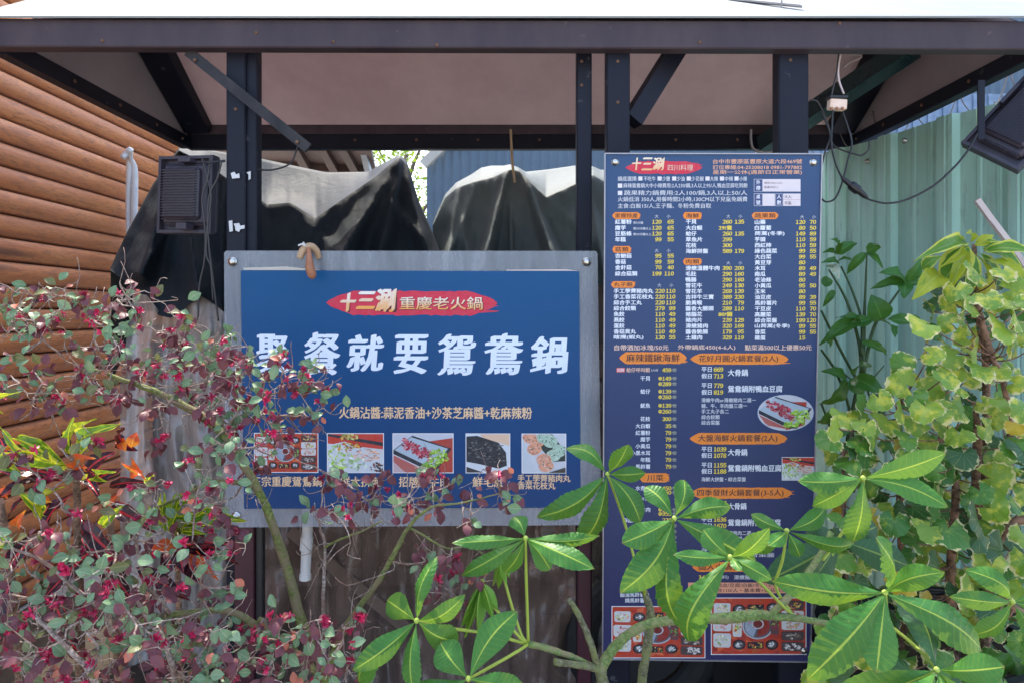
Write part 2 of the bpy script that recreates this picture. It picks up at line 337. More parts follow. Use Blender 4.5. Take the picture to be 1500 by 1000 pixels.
# ------------------------------------------------ the canopy with its posts
YF, YB = 2.22, 3.55; XL, XR = -1.69, 1.765; ZE = CZ+.856; ZT = CZ+.947; YM = (YF+YB)/2; ZR = ZT+.46
can = thing('canopy', 'dark steel framed canopy with pale pitched roof over both blue signs', 'canopy', ((XL+XR)/2, YM, 0))
mb = MB(); 
def fasc(u, v): return V((XL-.03+(XR-XL+.06)*u, YF-.03+.002*N(u*30, v*2), ZE+(ZT-ZE)*v-.004+.004*u*-1+ .0015*N(u*18, v*3)))
mb.beam((XL-.03, YF, (ZE+ZT)/2+.003), (XR+.03, YF, (ZE+ZT)/2-.006), .05, ZT-ZE, bev=.004).build('fascia_beam', M_fascia, can)
MB().beam((XL, YB+.02, ZE+.069), (XR, YB+.02, ZE+.069), .05, .135, bev=.004).build('rear_beam', M_steel, can)
MB().beam((XL+.03, YB-.012, ZE+.105), (XR-.03, YB-.012, ZE+.105), .012, .062).build('rear_trim', M_fascia, can)
MB().beam((XL, YF+.03, ZE+.03), (XL, YB-.007, ZE+.03), .05, .06, bev=.003).build('side_beam', M_steel, can)
MB().beam((XR, YF+.03, ZE+.03), (XR, YB-.007, ZE+.03), .05, .06, bev=.003).build('side_beam', M_steel, can)
def slab(a, b, c, d, t, name, m):
    n = (V(b)-V(a)).cross(V(d)-V(a)).normalized()*t; q = [V(p) for p in (a, b, c, d)]
    return MB().add(q+[p-n for p in q], [(0, 1, 2, 3), (7, 6, 5, 4), (0, 4, 5, 1), (1, 5, 6, 2), (2, 6, 7, 3), (3, 7, 4, 0)]).build(name, m, can)
slab((XL-.05, YF-.045, ZT+.002), (XR+.05, YF-.045, ZT+.002), (XR+.05, YM, ZR), (XL-.05, YM, ZR), .006, 'roof_sheet', M_roof)
slab((XR+.05, YB+.06, ZT+.002), (XL-.05, YB+.06, ZT+.002), (XL-.05, YM, ZR), (XR+.05, YM, ZR), .006, 'roof_sheet', M_roof)
slab((XL+.01, YF+.03, ZT-.02), (XR-.01, YF+.03, ZT-.02), (XR-.01, YM, ZR-.03), (XL+.01, YM, ZR-.03), .006, 'ceiling_board', M_under)
slab((XR-.01, YB-.02, ZT+.035), (XL+.01, YB-.02, ZT+.035), (XL+.01, YM, ZR-.03), (XR-.01, YM, ZR-.03), .006, 'ceiling_board', M_under)
for X in (XL, XR):
    MB().add([(X+s, y, z) for s in (-.004, .004) for y, z in ((YF+.03, ZE+.06), (YB-.01, ZE+.06), (YB-.01, ZT), (YM, ZR-.03), (YF+.03, ZT-.02))],
             [(0, 1, 2, 3, 4), (9, 8, 7, 6, 5), (0, 5, 6, 1), (1, 6, 7, 2), (2, 7, 8, 3), (3, 8, 9, 4), (4, 9, 5, 0)]).build('gable_panel', M_gable, can)
    s = 1 if X < 0 else -1
    MB().beam((X+s*.075, YB-.03, ZE+.10), (X+s*.075, YM, ZR-.085), .13, .075, bev=.004).build('rafter', M_steel, can)
def post(x0, x1, Y, name='post', m=M_steel, top=ZT-.03, dep=.06, bot=0):
    a = P(x0, 300, Y).x; b = P(x1, 300, Y).x
    return MB().box(((a+b)/2, Y+dep/2, (top+bot)/2), (b-a, dep, top-bot), bev=.004).build(name, m, can)
post(331, 359, 2.26); post(359.5, 376, 2.275, dep=.05, m=M_steel)
post(845, 867, 2.30, dep=.05); post(889, 923, 2.24); post(1141, 1185, 2.24)
MB().beam(P(268, 70, 2.20)+V((0, .035, 0)), P(447, 214, 2.20)+V((0, .035, 0)), .012, .034, up=(0, 0, 1)).build('brace', worn('strap_steel', (.014, .012, .014), (.045, .04, .04), .45, 8, spec=.25), can)
MB().beam(P(925, 178, 2.30), P(995, 66, 2.36), .055, .06).build('brace', M_steel, can)
MB().beam(P(1120, 213, 3.46), P(1335, 70, 2.75), .09, .075).build('brace', worn('steel_green_reflection', (.012, .03, .035), (.02, .05, .055), .3, 4), can)  # green reflection of the underside tinted into the whole brace colour
M_rust = worn('rusted_bolt', (.10, .05, .03), (.20, .11, .07), .7, 30)
def fix(c, n, r=.009): MB().lathe(c, [(0, r*.6), (r*.4, r*.55), (r*.8, r*.3), (r, 0), (r, -.002)], 8, V(n).to_track_quat('Z', 'Y').to_matrix()).build('bolt', M_rust, can, smooth=True)
for x, y in ((1025, 62), (375, 48), (488, 61), (1230, 34), (640, 66), (150, 60)): fix(P(x, y, YF-.0265), (0, -1, 0), .006)
for x, y, Y in ((905, 90, 2.239), (905, 150, 2.239), (1158, 88, 2.239), (852, 90, 2.299), (852, 125, 2.299), (345, 160, 2.259), (435, 208, 2.222), (285, 88, 2.222)): fix(P(x, y, Y), (0, -1, 0), .006)
for Y in (2.6, 2.9, 3.2, 3.45): fix((XR-.026, Y, ZE+.03), (-1, 0, 0), .008); fix((XL+.026, Y, ZE+.03), (1, 0, 0), .008)
for x in (520, 610, 700, 790, 990, 1080): fix(P(x, 205, YB-.006), (0, -1, 0), .008)
# torn sticker remains on the left post and cross-bars low down
stk = worn('torn_paper', (.5, .5, .5), (.65, .65, .65), .8, 20)
for pts in ([(338, 254), (343, 252), (346, 256), (350, 254), (351, 261), (340, 262)], [(335, 324), (340, 323), (341, 339), (336, 340)], [(342, 328), (350, 327), (352, 331), (358, 330), (358, 335), (352, 336), (350, 340), (345, 338), (344, 332)], [(361, 253), (367, 251), (367, 262), (364, 264), (364, 256)]):
    q = [P(x, y, 2.2515 if x < 360 else 2.2665)+V((0, .006 if 0 else 0, 0)) for x, y in pts]; n = len(q)
    MB().add(q+[p+V((0, .003, 0)) for p in q], [tuple(range(n))[::-1]]+[(i, (i+1) % n, (i+1) % n+n, i+n) for i in range(n)]).build('sticker_scrap', stk, can)
MB().beam(P(343, 768, 2.33)-V((0, 0, .0)), P(343, 1300, 2.33), .03, .03).build('post_liner', M_black, can)
MB().box((P(358, 900, 2.24).x, 2.245, .5), (.064, .02, 1.0+.35), bev=.003).build('post_cladding', M_post_red, can)
MB().box((P(379, 900, 2.25).x, 2.265, .5), (.024, .03, 1.0+.35), bev=.003).build('post_cladding', M_black, can)
MB().box((P(856, 900, 2.28).x, 2.288, .5), (.046, .02, 1.0+.35), bev=.003).build('post_cladding', M_post_red, can)

rod = MB().beam(P(1040, -3, 2.5), P(1174, 15, 2.27)+V((0, 0, .012)), .016, .006); rod.beam(P(1144, 14, 2.31), P(1145, 1, 2.31), .005, .005, up=(0, 1, 0))
tag(rod.build('metal_strip', worn('rusty_strip', (.22, .20, .19), (.38, .34, .32), .5, 20)), 'thin rusty metal strip lying on the pale canopy roof', 'metal strip')

# ------------------------------------------------ log wall on the left
lw = thing('log_wall', 'orange stained log siding wall receding on the left', 'wall', (-2.62, 3.2, 0))
lm = MB(); HP = .1215
def logsurf(u, v):
    a = math.pi*(u*1.0); return V((.046*math.sin(a)**.62-.01, -1.9+4.15*v, -HP/2+.001+(HP-.002)*(.5-.5*math.cos(a))))
lm.grid(logsurf, 10, 12)
e = len(lm.v)-13; base = lm.build('log', M_log, lw, smooth=True, local=True); base.location = (0, 0, .06)
for k in range(1, 30):
    c = base.copy(); COL.objects.link(c); c.parent = lw; c.location = (.004*math.sin(k*2.3), .05*math.sin(k*5.1), .06+HP*k)
MB().box((-2.70, 3.3, 1.9), (.12, 4.2, 3.8)).build('backing', M_dark, lw)

# white conduit on the log wall
cp = thing('insulated_pipe', 'white taped pipe pair running up the log wall', 'pipe', P(192, 900, 4.6)*1)
cp.location.z = 0
b = P(188, 245, 4.45)
MB().tube([P(180, 232, 4.4), P(187, 226, 4.45), P(189, 245, 4.48), P(188, 300, 4.5), P(189, 420, 4.5), P(189, 780, 4.5)], [.012, .02, .018, .018, .017, .016], 10, sub=5).build('pipe', M_white, cp, smooth=True)
MB().tube([P(190, 219, 4.42), P(191, 232, 4.46), P(197, 250, 4.5), P(197, 300, 4.5), P(196, 420, 4.5), P(196, 780, 4.5)], [.022, .016, .021, .021, .021, .021], 10, sub=5).build('pipe', M_white, cp, smooth=True)
MB().tube([P(176, 229, 4.42), P(184, 226, 4.43), P(191, 217, 4.42)], [.006, .02, .012], 8, sub=3).build('tape_end', M_white, cp, smooth=True)

# ------------------------------------------------ mint green sheet fence on the right
GA, GB = V((1.36, 4.4, 0)), V((2.12, 2.14, 0)); GD = (GB-GA); GL = GD.length; GD.normalize(); GN = V((-GD.y, GD.x, 0));  GN = GN if GN.x < 0 else -GN
GT = CZ+.838
gf = thing('sheet_metal_fence', 'mint green ribbed sheet metal fence on the right', 'fence', (GA+GB)/2)
def rib(s):
    p = (s % .305); 
    return interp([(0, 0), (.012, .028), (.05, .030), (.058, .024), (.066, .030), (.085, .028), (.10, 0), (.17, 0), (.176, .004), (.19, .004), (.196, 0), (.25, 0), (.256, .004), (.27, .004), (.276, 0), (.305, 0)], p)
ss = []; k = 0
while k*.305 < GL:
    ss += [k*.305+q for q in (0, .012, .05, .058, .066, .085, .10, .17, .176, .19, .196, .25, .256, .27, .276) if k*.305+q < GL]; k += 1
mb = MB(); vs = []; zs = [0, .6, 1.2, 1.8, GT-.02, GT]
for z in zs:
    for s in ss: vs.append(GA+GD*s+GN*rib(s)+V((0, 0, z+(0 if z < GT else .004*math.sin(s*9)))))
n = len(ss); mb.add(vs, [(j*n+i, j*n+i+1, (j+1)*n+i+1, (j+1)*n+i) for j in range(len(zs)-1) for i in range(n-1)]).build('ribbed_sheet', M_green, gf)
MB().beam(GA+V((0, 0, GT-.18))-GN*.03, GB+V((0, 0, GT-.18))-GN*.03, .04, .05).build('rail', M_steel, gf)
k = 0
while k*.305 < GL-.1:
    s = k*.305
    for dz, ds in ((.05, .14), (.10, .235)):
        c = GA+GD*(s+ds)+GN*.004+V((0, 0, GT-dz)); q = GN.to_track_quat('Z', 'Y').to_matrix()
        if k % 2 == (ds > .2): MB().lathe(c, [(0, .013), (.006, .012), (.008, .008), (.008, .004), (.013, .004), (.013, 0)], 10, q).build('screw', M_bolt, gf, smooth=True)
    k += 1
# coiled wire along its top
mb = MB(); pts = []
for i in range(260):
    t = i/259; a = t*2*math.pi*11; pts.append(GA+GD*(GL*t)-GN*.05+V((0, 0, GT+.07))+V((math.cos(a)*.035, 0, math.sin(a)*.085)))
mb.tube(pts, .0025, 5); 
for i in range(6, 255, 12):
    mb.beam(pts[i]-V((.012, 0, .012)), pts[i]+V((.012, 0, .012)), .003, .003); mb.beam(pts[i]-V((-.012, 0, .012)), pts[i]+V((-.012, 0, .012)), .003, .003)
tag(mb.build('wire_coil', M_cablelt), 'thin coiled wire running along the green fence top', 'wire')

# ------------------------------------------------ neighbours behind
bb = thing('shed_building', 'slate blue ribbed metal building behind the covered goods', 'building', (1.2, 7, 0))
mb = MB(); x0 = P(626, 300, 7).x; x1 = 5.6; vs = []; nx = int((x1-x0)/.045)
def btop(x): return CZ+min((460-243)*7/1000+(x-x0)*.95, 3.2)
for i in range(nx+1):
    x = x0+(x1-x0)*i/nx; y = 7+(.014 if i % 2 else 0); vs += [(x-.006, y, 0), (x-.006, y, btop(x)), (x+.012, y, btop(x)), (x+.012, y, 0)]
n = len(vs)//4; f = []
for i in range(n):
    f.append((i*4, i*4+3, i*4+2, i*4+1))
    if i < n-1: f.append((i*4+3, i*4+4, i*4+5, i*4+2))
mb.add(vs, f).build('wall', M_blueb, bb)
MB().box(((x0+x1)/2, 9.6, 1.3), (x1-x0-.05, 5, 2.6)).build('inner_wall', M_blueb, bb)
MB().beam((x0-.04, 6.96, btop(x0)-.0), (x0+2.1, 6.96, btop(x0)+1.995), .06, .09).build('roof_trim', M_cream, bb)
mb = MB().box((4.2, 5.9, 1.72), (3.4, .05, 3.44)); 
for i in range(26): mb.box((2.55+i*.13, 5.868, 1.72), (.035, .016, 3.44))
tag(mb.build('blue_panel_wall', worn('weathered_blue_sheet', (.12, .18, .28), (.22, .30, .42), .6, 12)), 'weathered blue metal wall seen above the green fence', 'wall')
# neighbouring shelter, its dark underside in view
sh = thing('lean_to', 'brown wooden lean-to roof seen under the canopy beam', 'shelter', (-1.9, 6.2, 0))
a = P(330, 235, 6.2); b = P(548, 216, 6.2)
M_lean = worn('lean_to_wood', (.085, .05, .045), (.13, .085, .07), .7, 5)
MB().add([P(280, 200, 5.6), P(540, 206, 5.6), P(556, 275, 7.2), P(280, 258, 7.2), P(280, 190, 5.6), P(540, 196, 5.6), P(556, 270, 7.2), P(280, 250, 7.2)], [(0, 1, 2, 3), (7, 6, 5, 4), (0, 4, 5, 1), (1, 5, 6, 2), (2, 6, 7, 3), (3, 7, 4, 0)]).build('roof', M_lean, sh)
MB().beam(P(529, 205, 5.9), P(547, 285, 6.6), .05, .08).build('barge_board', worn('pale_board', (.25, .27, .3), (.35, .37, .4), .5, 6), sh)
for x in (430, 470, 500): MB().beam(P(x, 212, 5.7), P(x+34, 264, 6.9)-V((0, 0, .06)), .07, .08).build('rafter', M_dark, sh)
MB().beam(P(380, 236, 6.3), P(540, 250, 6.4), .06, .10).build('purlin', M_lean, sh)
MB().beam(P(420, 300, 6.6), P(420, 800, 6.6), .12, .12).build('post', M_dark, sh)
MB().beam(P(540, 262, 7.1), P(540, 700, 7.1), .1, .1).build('post', M_dark, sh)
# tree beyond
tr = thing('leafy_tree', 'bright green leafy tree in the gap beyond the shelters', 'tree', P(585, 900, 13)); tr.location.z = 0
c0 = P(588, 250, 13)
MB().tube([(c0.x, 13, 0), (c0.x+.05, 13, 1.6), (c0.x-.1, 13, 3), (c0.x+.1, 13, 4.6)], [.16, .13, .10, .04], 8, sub=3).build('trunk', M_treetr, tr, smooth=True)
for dx, z in ((-.8, 3.9), (.9, 4.1), (.5, 5), (-.5, 4.8), (.3, 3.4)): MB().tube([(c0.x, 13, z-1.3), (c0.x+dx*.5, 13.1, z-.5), (c0.x+dx, 13, z)], [.05, .035, .01], 5).build('limb', M_treetr, tr)
mb = MB(); cl = [(rnd.gauss(0, .75), rnd.gauss(0, .7), rnd.uniform(-2.2, 2.2)) for _ in range(95)]
for cx, cy, cz in cl:
    for _ in range(42):
        p = V((c0.x+cx+rnd.gauss(0, .17), 13+cy+rnd.gauss(0, .17), c0.z+cz+rnd.gauss(0, .15))); d = V((rnd.gauss(0, 1), rnd.gauss(0, 1), rnd.gauss(0, .6))).normalized(); s = d.orthogonal().normalized()*.032; d *= .05
        mb.add([p-d, p+s, p+d, p-s], [(0, 1, 2, 3)], [(.5, 0), (1, .5), (.5, 1), (0, .5)])
mb.build('crown', M_tree, tr)

# ------------------------------------------------ tarpaulins
def ridge(x, y, segs):
    d = 0
    for x0, y0, x1, y1, w0, w1, A in segs:
        dx, dy = x1-x0, y1-y0; L2 = dx*dx+dy*dy; t = max(0, min(1, ((x-x0)*dx+(y-y0)*dy)/L2))
        px, py = x0+dx*t, y0+dy*t; r = math.hypot(x-px, y-py); w = w0+(w1-w0)*t
        if r < w: q = r/w; d += A*(1-q)**1.6*min(1, .25+t*1.2)
    return d
def tarp(name, label, m, xa, xb, back, brow, hem, segs, Yb, Yw, Yh, nx, base, sag=()):
    mb = MB()
    def fn(u, v):
        x = xa+(xb-xa)*u; yb = interp(back, x); yw = interp(brow, x); yh = interp(hem, x); W_ = interp(Yw, x); 
        if v < .10:
            t = v/.10; y = yb+170*(1-t)**1.2; Y = interp(Yb, x)+.25*(1-t)
        elif v < .38:
            t = (v-.10)/.28; te = t; y = yb+(yw-yb)*te; Y0 = interp(Yb, x); Y = Y0+(W_-Y0)*te
            y += interp(sag, x)*math.sin(math.pi*t) if sag else 0; Y -= ridge(x, y, segs)*.3*t
        else:
            t = (v-.38)/.62; y = yw+(yh-yw)*t; Y = W_+(interp(Yh, x)-W_)*t**.8-1.5*ridge(x, y, segs)*min(1, .3+t*3)
        w = min(1, max(0, (v-.1)*4)); Y += w*(.030*N(x*.018, y*.012, 3)+.012*N(x*.05, y*.03, 9)-.030*abs(N(x*.03+y*.012, y*.022-x*.01, 21))-.010*abs(N(x*.09, y*.05+x*.03, 31)))
        return P(x, y, Y)
    mb.grid(fn, nx, 110)
    o = mb.build(name, m, smooth=True); tag(o, label, 'tarpaulin'); return o
tarp('tarpaulin', 'black glossy tarpaulin draped in folds behind the left sign post', M_tarp, 162, 648,
     [(162, 392), (185, 342), (225, 268), (262, 217), (300, 219), (380, 232), (430, 243), (478, 253), (540, 252), (560, 240), (585, 227), (596, 236), (612, 290), (648, 375)],
     [(162, 393), (185, 344), (225, 271), (262, 222), (300, 238), (345, 270), (392, 299), (425, 296), (462, 320), (500, 293), (545, 262), (585, 230), (598, 244), (615, 300), (648, 378)],
     [(162, 396), (200, 426), (232, 462), (250, 466), (268, 455), (292, 432), (325, 452), (345, 700), (648, 760)],
     [(585, 232, 470, 420, 10, 44, .16), (588, 236, 545, 420, 8, 30, .10), (596, 262, 640, 420, 10, 26, .12), (470, 322, 400, 420, 12, 40, .07), (262, 222, 208, 402, 14, 30, .12), (262, 222, 290, 420, 10, 36, .12), (575, 300, 620, 350, 8, 18, .06), (345, 300, 360, 420, 14, 40, .08), (425, 300, 520, 400, 12, 30, .05), (240, 345, 205, 400, 12, 20, .06)],
     [(162, 3.3), (262, 3.75), (400, 4.25), (540, 4.3), (590, 3.9), (648, 3.6)], [(162, 3.25), (262, 3.45), (400, 3.5), (470, 3.45), (590, 3.7), (648, 3.5)], [(162, 3.2), (250, 3.0), (330, 3.05), (648, 3.1)], 150, 0,
     [(262, 0), (300, 8), (360, 22), (420, 26), (470, 14), (520, 8), (560, 0)])
tarp('tarpaulin', 'charcoal grey tarpaulin draped over goods right of the tree', M_tarp2, 634, 900,
     [(634, 328), (640, 312), (652, 285), (668, 268), (690, 256), (705, 246), (720, 243), (738, 243), (748, 241), (760, 246), (770, 252), (800, 249), (842, 243), (868, 244), (880, 249), (900, 250)],
     [(634, 330), (640, 318), (652, 290), (668, 276), (690, 268), (705, 264), (722, 260), (738, 252), (748, 248), (760, 250), (772, 262), (788, 278), (800, 289), (842, 270), (868, 256), (900, 275)],
     [(634, 700), (900, 760)],
     [(744, 252, 700, 420, 5, 24, .16), (766, 254, 832, 430, 6, 28, .18), (672, 284, 648, 420, 8, 16, .10), (700, 270, 640, 420, 10, 20, .06), (748, 300, 750, 420, 5, 10, .07), (800, 292, 868, 350, 8, 40, .06), (868, 300, 890, 430, 8, 20, .08), (668, 275, 690, 400, 10, 26, .06)],
     [(634, 3.75), (720, 4.1), (760, 4.2), (900, 4.4)], [(634, 3.7), (720, 3.65), (745, 3.6), (800, 3.55), (900, 3.75)], [(634, 3.5), (760, 3.35), (900, 3.5)], 120, 0, [(634, 0), (760, 0), (800, 5), (850, 3), (900, 0)])
# stick standing in the tarpaulin
tag(MB().tube([P(748, 190, 3.42), P(750, 235, 3.42), P(754, 268, 3.44)], [.006, .007, .006], 6).build('stick', M_bamboo), 'pale thin stick hanging in front of the grey tarpaulin', 'stick')
# what the tarpaulins cover: a timber rack, seen dimly through the plastic
rk = thing('covered_cart', 'dark timber cart hidden under tarpaulin and clear plastic', 'cart', (0, 3.3, 0))
MB().box((-.35, 3.45, .72), (2.9, .06, 1.35)).build('side_board', M_dark, rk)
MB().box((-.35, 4.0, 1.25), (2.7, .9, .9)).build('body', M_dark, rk)
for x in (-1.55, -.7, .1, .95): MB().box((x, 3.38, .72), (.07, .07, 1.40), bev=.004).build('upright', M_wood, rk)
for z in (.25, .72, 1.28): MB().box((-.35, 3.395, z), (2.8, .03, .09), bev=.004).build('board', M_wood, rk)

# clear plastic curtains
def curtain(name, label, m, xa, xb, ya, yb, Y0, amp, nx, seed, top=None):
    mb = MB()
    def fn(u, v):
        x = xa+(xb-xa)*u; y = ya+(yb-ya)*v
        if top: y = interp(top, x)+(yb-interp(top, x))*v
        d = amp*(.8*N(x*.022+1.5*N(x*.01, y*.004, seed), y*.003, seed)+.16*N(x*.08, y*.006, seed+5)+.7*abs(N(x*.012+y*.009, y*.008-x*.006, seed+8)))
        return P(x, y, Y0+d)
    mb.grid(fn, nx, 60); return tag(mb.build(name, m, smooth=True), label, 'plastic curtain')
curtain('plastic_curtain', 'crumpled clear plastic curtain hanging below the left sign', M_curtain, 386, 882, 560, 1160, 2.62, .16, 160, 2)
curtain('plastic_curtain', 'cloudy plastic curtain hanging between log wall and left sign', M_curtain2, 176, 345, 400, 1160, 2.95, .22, 110, 12, [(176, 560), (195, 430), (215, 432), (240, 465), (290, 428), (345, 470)])
tag(MB().beam(P(425, 775, 2.57), P(600, 922, 2.60), .02, .045).build('timber_brace', M_wood), 'diagonal timber batten behind the clear plastic below the sign', 'batten')
pv = thing('drain_pipe', 'short white plastic drain pipe below the left sign', 'pipe', P(448, 850, 2.3))
def lathe_between(a, b, prof, n=16):
    a = V(a); b = V(b); d = b-a; q = d.to_track_quat('Z', 'Y').to_matrix(); L = d.length
    return MB().lathe(a, [(r, h*L) for r, h in prof], n, q)
lathe_between(P(451, 700, 2.3), P(450, 802, 2.3), [(.0175, 0), (.0175, 1)]).build('pipe', M_white, pv, smooth=True)
lathe_between(P(450, 785, 2.3), P(448, 806, 2.3), [(.021, 0), (.021, .9), (.018, 1)]).build('socket', M_white, pv)
lathe_between(P(449, 804, 2.3), P(447, 848, 2.3), [(.0175, 0), (.0165, .8), (.019, .82), (.019, 1), (.015, 1), (.015, .8)]).build('nozzle', M_white, pv, smooth=False)

# ------------------------------------------------ printing helpers
from functools import lru_cache
TXT = {}
def glyphs(body, off=0., res=2, slant=0., sx=1.):
    key = (body, off, res, slant)
    if key in TXT: return TXT[key]
    cu = bpy.data.curves.new('t', 'FONT'); cu.body = body; cu.size = 1; cu.resolution_u = res; cu.offset = off; cu.shear = slant; cu.fill_mode = 'FRONT'
    o = bpy.data.objects.new('t', cu); COL.objects.link(o); dg = bpy.context.evaluated_depsgraph_get()
    me = bpy.data.meshes.new_from_object(o.evaluated_get(dg)); vs = [v.co.copy() for v in me.vertices]; fs = [tuple(p.vertices) for p in me.polygons]
    bpy.data.objects.remove(o); bpy.data.curves.remove(cu); bpy.data.meshes.remove(me)
    xs = [v.x for v in vs]; ys = [v.y for v in vs]
    TXT[key] = (vs, fs, min(xs), max(xs), min(ys), max(ys)); return TXT[key]
class Sheet:                       # a flat board: lays print on it where the photo shows it
    def __init__(s, o, ux, uy): s.o = V(o); s.ux = V(ux).normalized(); s.uy = V(uy).normalized(); s.n = s.ux.cross(s.uy)
    def uv(s, px, py):
        d = V(((px-750)/1000, 1, (460-py)/1000)); t = (s.o-V((0, 0, CZ))).dot(s.n)/d.dot(s.n); p = d*t+V((0, 0, CZ))-s.o
        return p.dot(s.ux), p.dot(s.uy)
    def at(s, u, v, h): return s.o+s.ux*u+s.uy*v+s.n*h
    def poly(s, mb, pts, c, h):
        q = [s.at(*s.uv(x, y), h) for x, y in pts]; mb.add(q, [tuple(range(len(q)))[::-1]], None, c)
    def text(s, mb, body, x0, x1, yc, ht, c, h=.0006, bold=.012, res=2, slant=0., grad=None, align=None, pitch=None):
        vs, fs, a, b, lo, hi = glyphs(body, 0., res, slant)
        u0, v0 = s.uv(x0, yc+ht/2); u1, _ = s.uv(x1, yc+ht/2); _, v1 = s.uv(x0, yc-ht/2)
        cjk = any(0x2e80 < ord(ch) < 0xff00 for ch in body)
        L, H = (lo, hi) if not cjk or len(body) == 1 else (min(lo, -.10), max(hi, .80))
        kx = (u1-u0)/(b-a); ky = (v1-v0)/(H-L); e = bold*ky
        for i, (dx, dy) in enumerate(((0, 0),) if bold < .006 else ((-1, -.5), (1, .5), (0, -.7)) if bold > .013 else ((-1, -.4), (1, .4))):
            P3 = [s.at(u0+(p.x-a)*kx+dx*e, v0+(p.y-L)*ky+dy*e, h+i*.00002) for p in vs]
            if grad:
                for f in fs:
                    t = sum(vs[k].y for k in f)/len(f); t = max(0, min(1, (t-lo)/(hi-lo))); cc = tuple(c[k]*(1-t)+grad[k]*t for k in range(3)); mb.add([P3[k] for k in f], [tuple(range(len(f)))], None, cc)
            else: mb.add(P3, fs, None, c)
    def digits(s, mb, body, x0, x1, yc, ht, c, h=.0006, bold=.03):
        n = len(body); p = (x1-x0)/n
        for i, ch in enumerate(body):
            xa = x0+p*i; f = .13 if ch == '1' else .05
            s.text(mb, chr(ord(ch)+0xFEE0), xa+p*(f if ch != '1' else .10), xa+p*(1-f if ch != '1' else .80), yc, ht, c, h+.0001*(i % 2), bold)
    def brush(s, mb, x0, x1, y0, y1, c, h=.0003, seed=0, point=.12, rag=.25):
        r = random.Random(seed); n = 44; top = []; bot = []; ym = (y0+y1)/2; hh = (y1-y0)/2
        for i in range(n+1):
            t = i/n; x = x0+(x1-x0)*t; e = min(1, (t/point)**.7 if t < point else 1, ((1-t)/point)**.6 if t > 1-point else 1)
            top.append((x, ym-hh*e*(1-rag*(r.random()*.35+.4*abs(N(t*6, seed)))))); bot.append((x, ym+hh*e*(1-rag*(r.random()*.35+.4*abs(N(t*6, seed+9))))))
        for i in range(n): s.poly(mb, [top[i], top[i+1], bot[i+1], bot[i]], c, h)
        for k in range(5):
            yy = ym+hh*r.uniform(-.7, .8); xe = x1-(x1-x0)*r.uniform(0, .06); L = (x1-x0)*r.uniform(.05, .12); s.poly(mb, [(xe-L, yy-hh*.1), (xe+L*.25, yy-.3), (xe+L*.25, yy+.3), (xe-L, yy+hh*.1)], c, h+.00002*k+.00002)
WHT = (.80, .82, .88); CRM = (.82, .55, .32); YEL = (.82, .62, .06); ORG = (.86, .25, .03); RED = (.62, .03, .06); DKT = (.04, .02, .03)

# photo contents: flat shapes in print colours
class Photo:
    def __init__(s, sh, x0, y0, x1, y1, bg, parent, seed=1, border=(.75, .75, .78), oval=False, bw=1.2):
        s.sh = sh; s.b = (x0, y0, x1, y1); s.mb = MB(); s.r = random.Random(seed); s.h = .0006; s.par = parent; s.oval = oval
        if oval:
            E = lambda k: [((x0+x1)/2+(x1-x0)/2*k*math.cos(a*math.pi/16), (y0+y1)/2+(y1-y0)/2*k*math.sin(a*math.pi/16)) for a in range(32)]
            sh.poly(s.mb, E(1), border, .0004); sh.poly(s.mb, E(.985), bg, .0005)
        else:
            sh.poly(s.mb, [(x0-bw, y0-bw), (x1+bw, y0-bw), (x1+bw, y1+bw), (x0-bw, y1+bw)], border, .0004)
            sh.poly(s.mb, [(x0, y0), (x1, y0), (x1, y1), (x0, y1)], bg, .0005)
    def q(s, u, v):
        x0, y0, x1, y1 = s.b
        if s.oval:
            du, dv = u-.5, v-.5; r = math.hypot(du, dv)*2
            if r > .96: du *= .96/r; dv *= .96/r; u, v = .5+du, .5+dv
        else: u = max(0, min(1, u)); v = max(0, min(1, v))
        return (x0+(x1-x0)*u, y0+(y1-y0)*v)
    def poly(s, pts, c): s.h += .000006; s.sh.poly(s.mb, [s.q(*p) for p in pts], c, s.h)
    def ell(s, u, v, a, b, c, n=12, jit=0):
        s.poly([(u+a*math.cos(2*math.pi*k/n)*(1+s.r.uniform(-jit, jit)), v+b*math.sin(2*math.pi*k/n)*(1+s.r.uniform(-jit, jit))) for k in range(n)], c)
    def bits(s, u, v, a, b, n, cols, sz, asp=1., sq=False):
        for _ in range(n):
            if sq: du, dv = s.r.uniform(-1, 1), s.r.uniform(-1, 1)
            else: t = s.r.random()*6.283; q = math.sqrt(s.r.random()); du, dv = q*math.cos(t), q*math.sin(t)
            c = s.r.choice(cols); k = s.r.uniform(.6, 1.25); c = tuple(min(.9, x*k) for x in c); z = sz*s.r.uniform(.6, 1.3)
            t = s.r.random()*3.14; m = [(math.cos(t)*z, math.sin(t)*z*asp), (-math.sin(t)*z*.5, math.cos(t)*z*.5*asp)]; U, Vv = u+a*du, v+b*dv
            s.poly([(U+m[0][0], Vv+m[0][1]), (U+m[1][0], Vv+m[1][1]), (U-m[0][0], Vv-m[0][1]), (U-m[1][0], Vv-m[1][1])], c)
    def done(s, label=None):
        o = s.mb.build('food_photo', M_ink, s.par, color=True)
        if label: o['label'] = label
TBL = (.50, .05, .02); BLK = (.02, .015, .02); RICE = (.72, .72, .74); PLT = (.62, .60, .60)
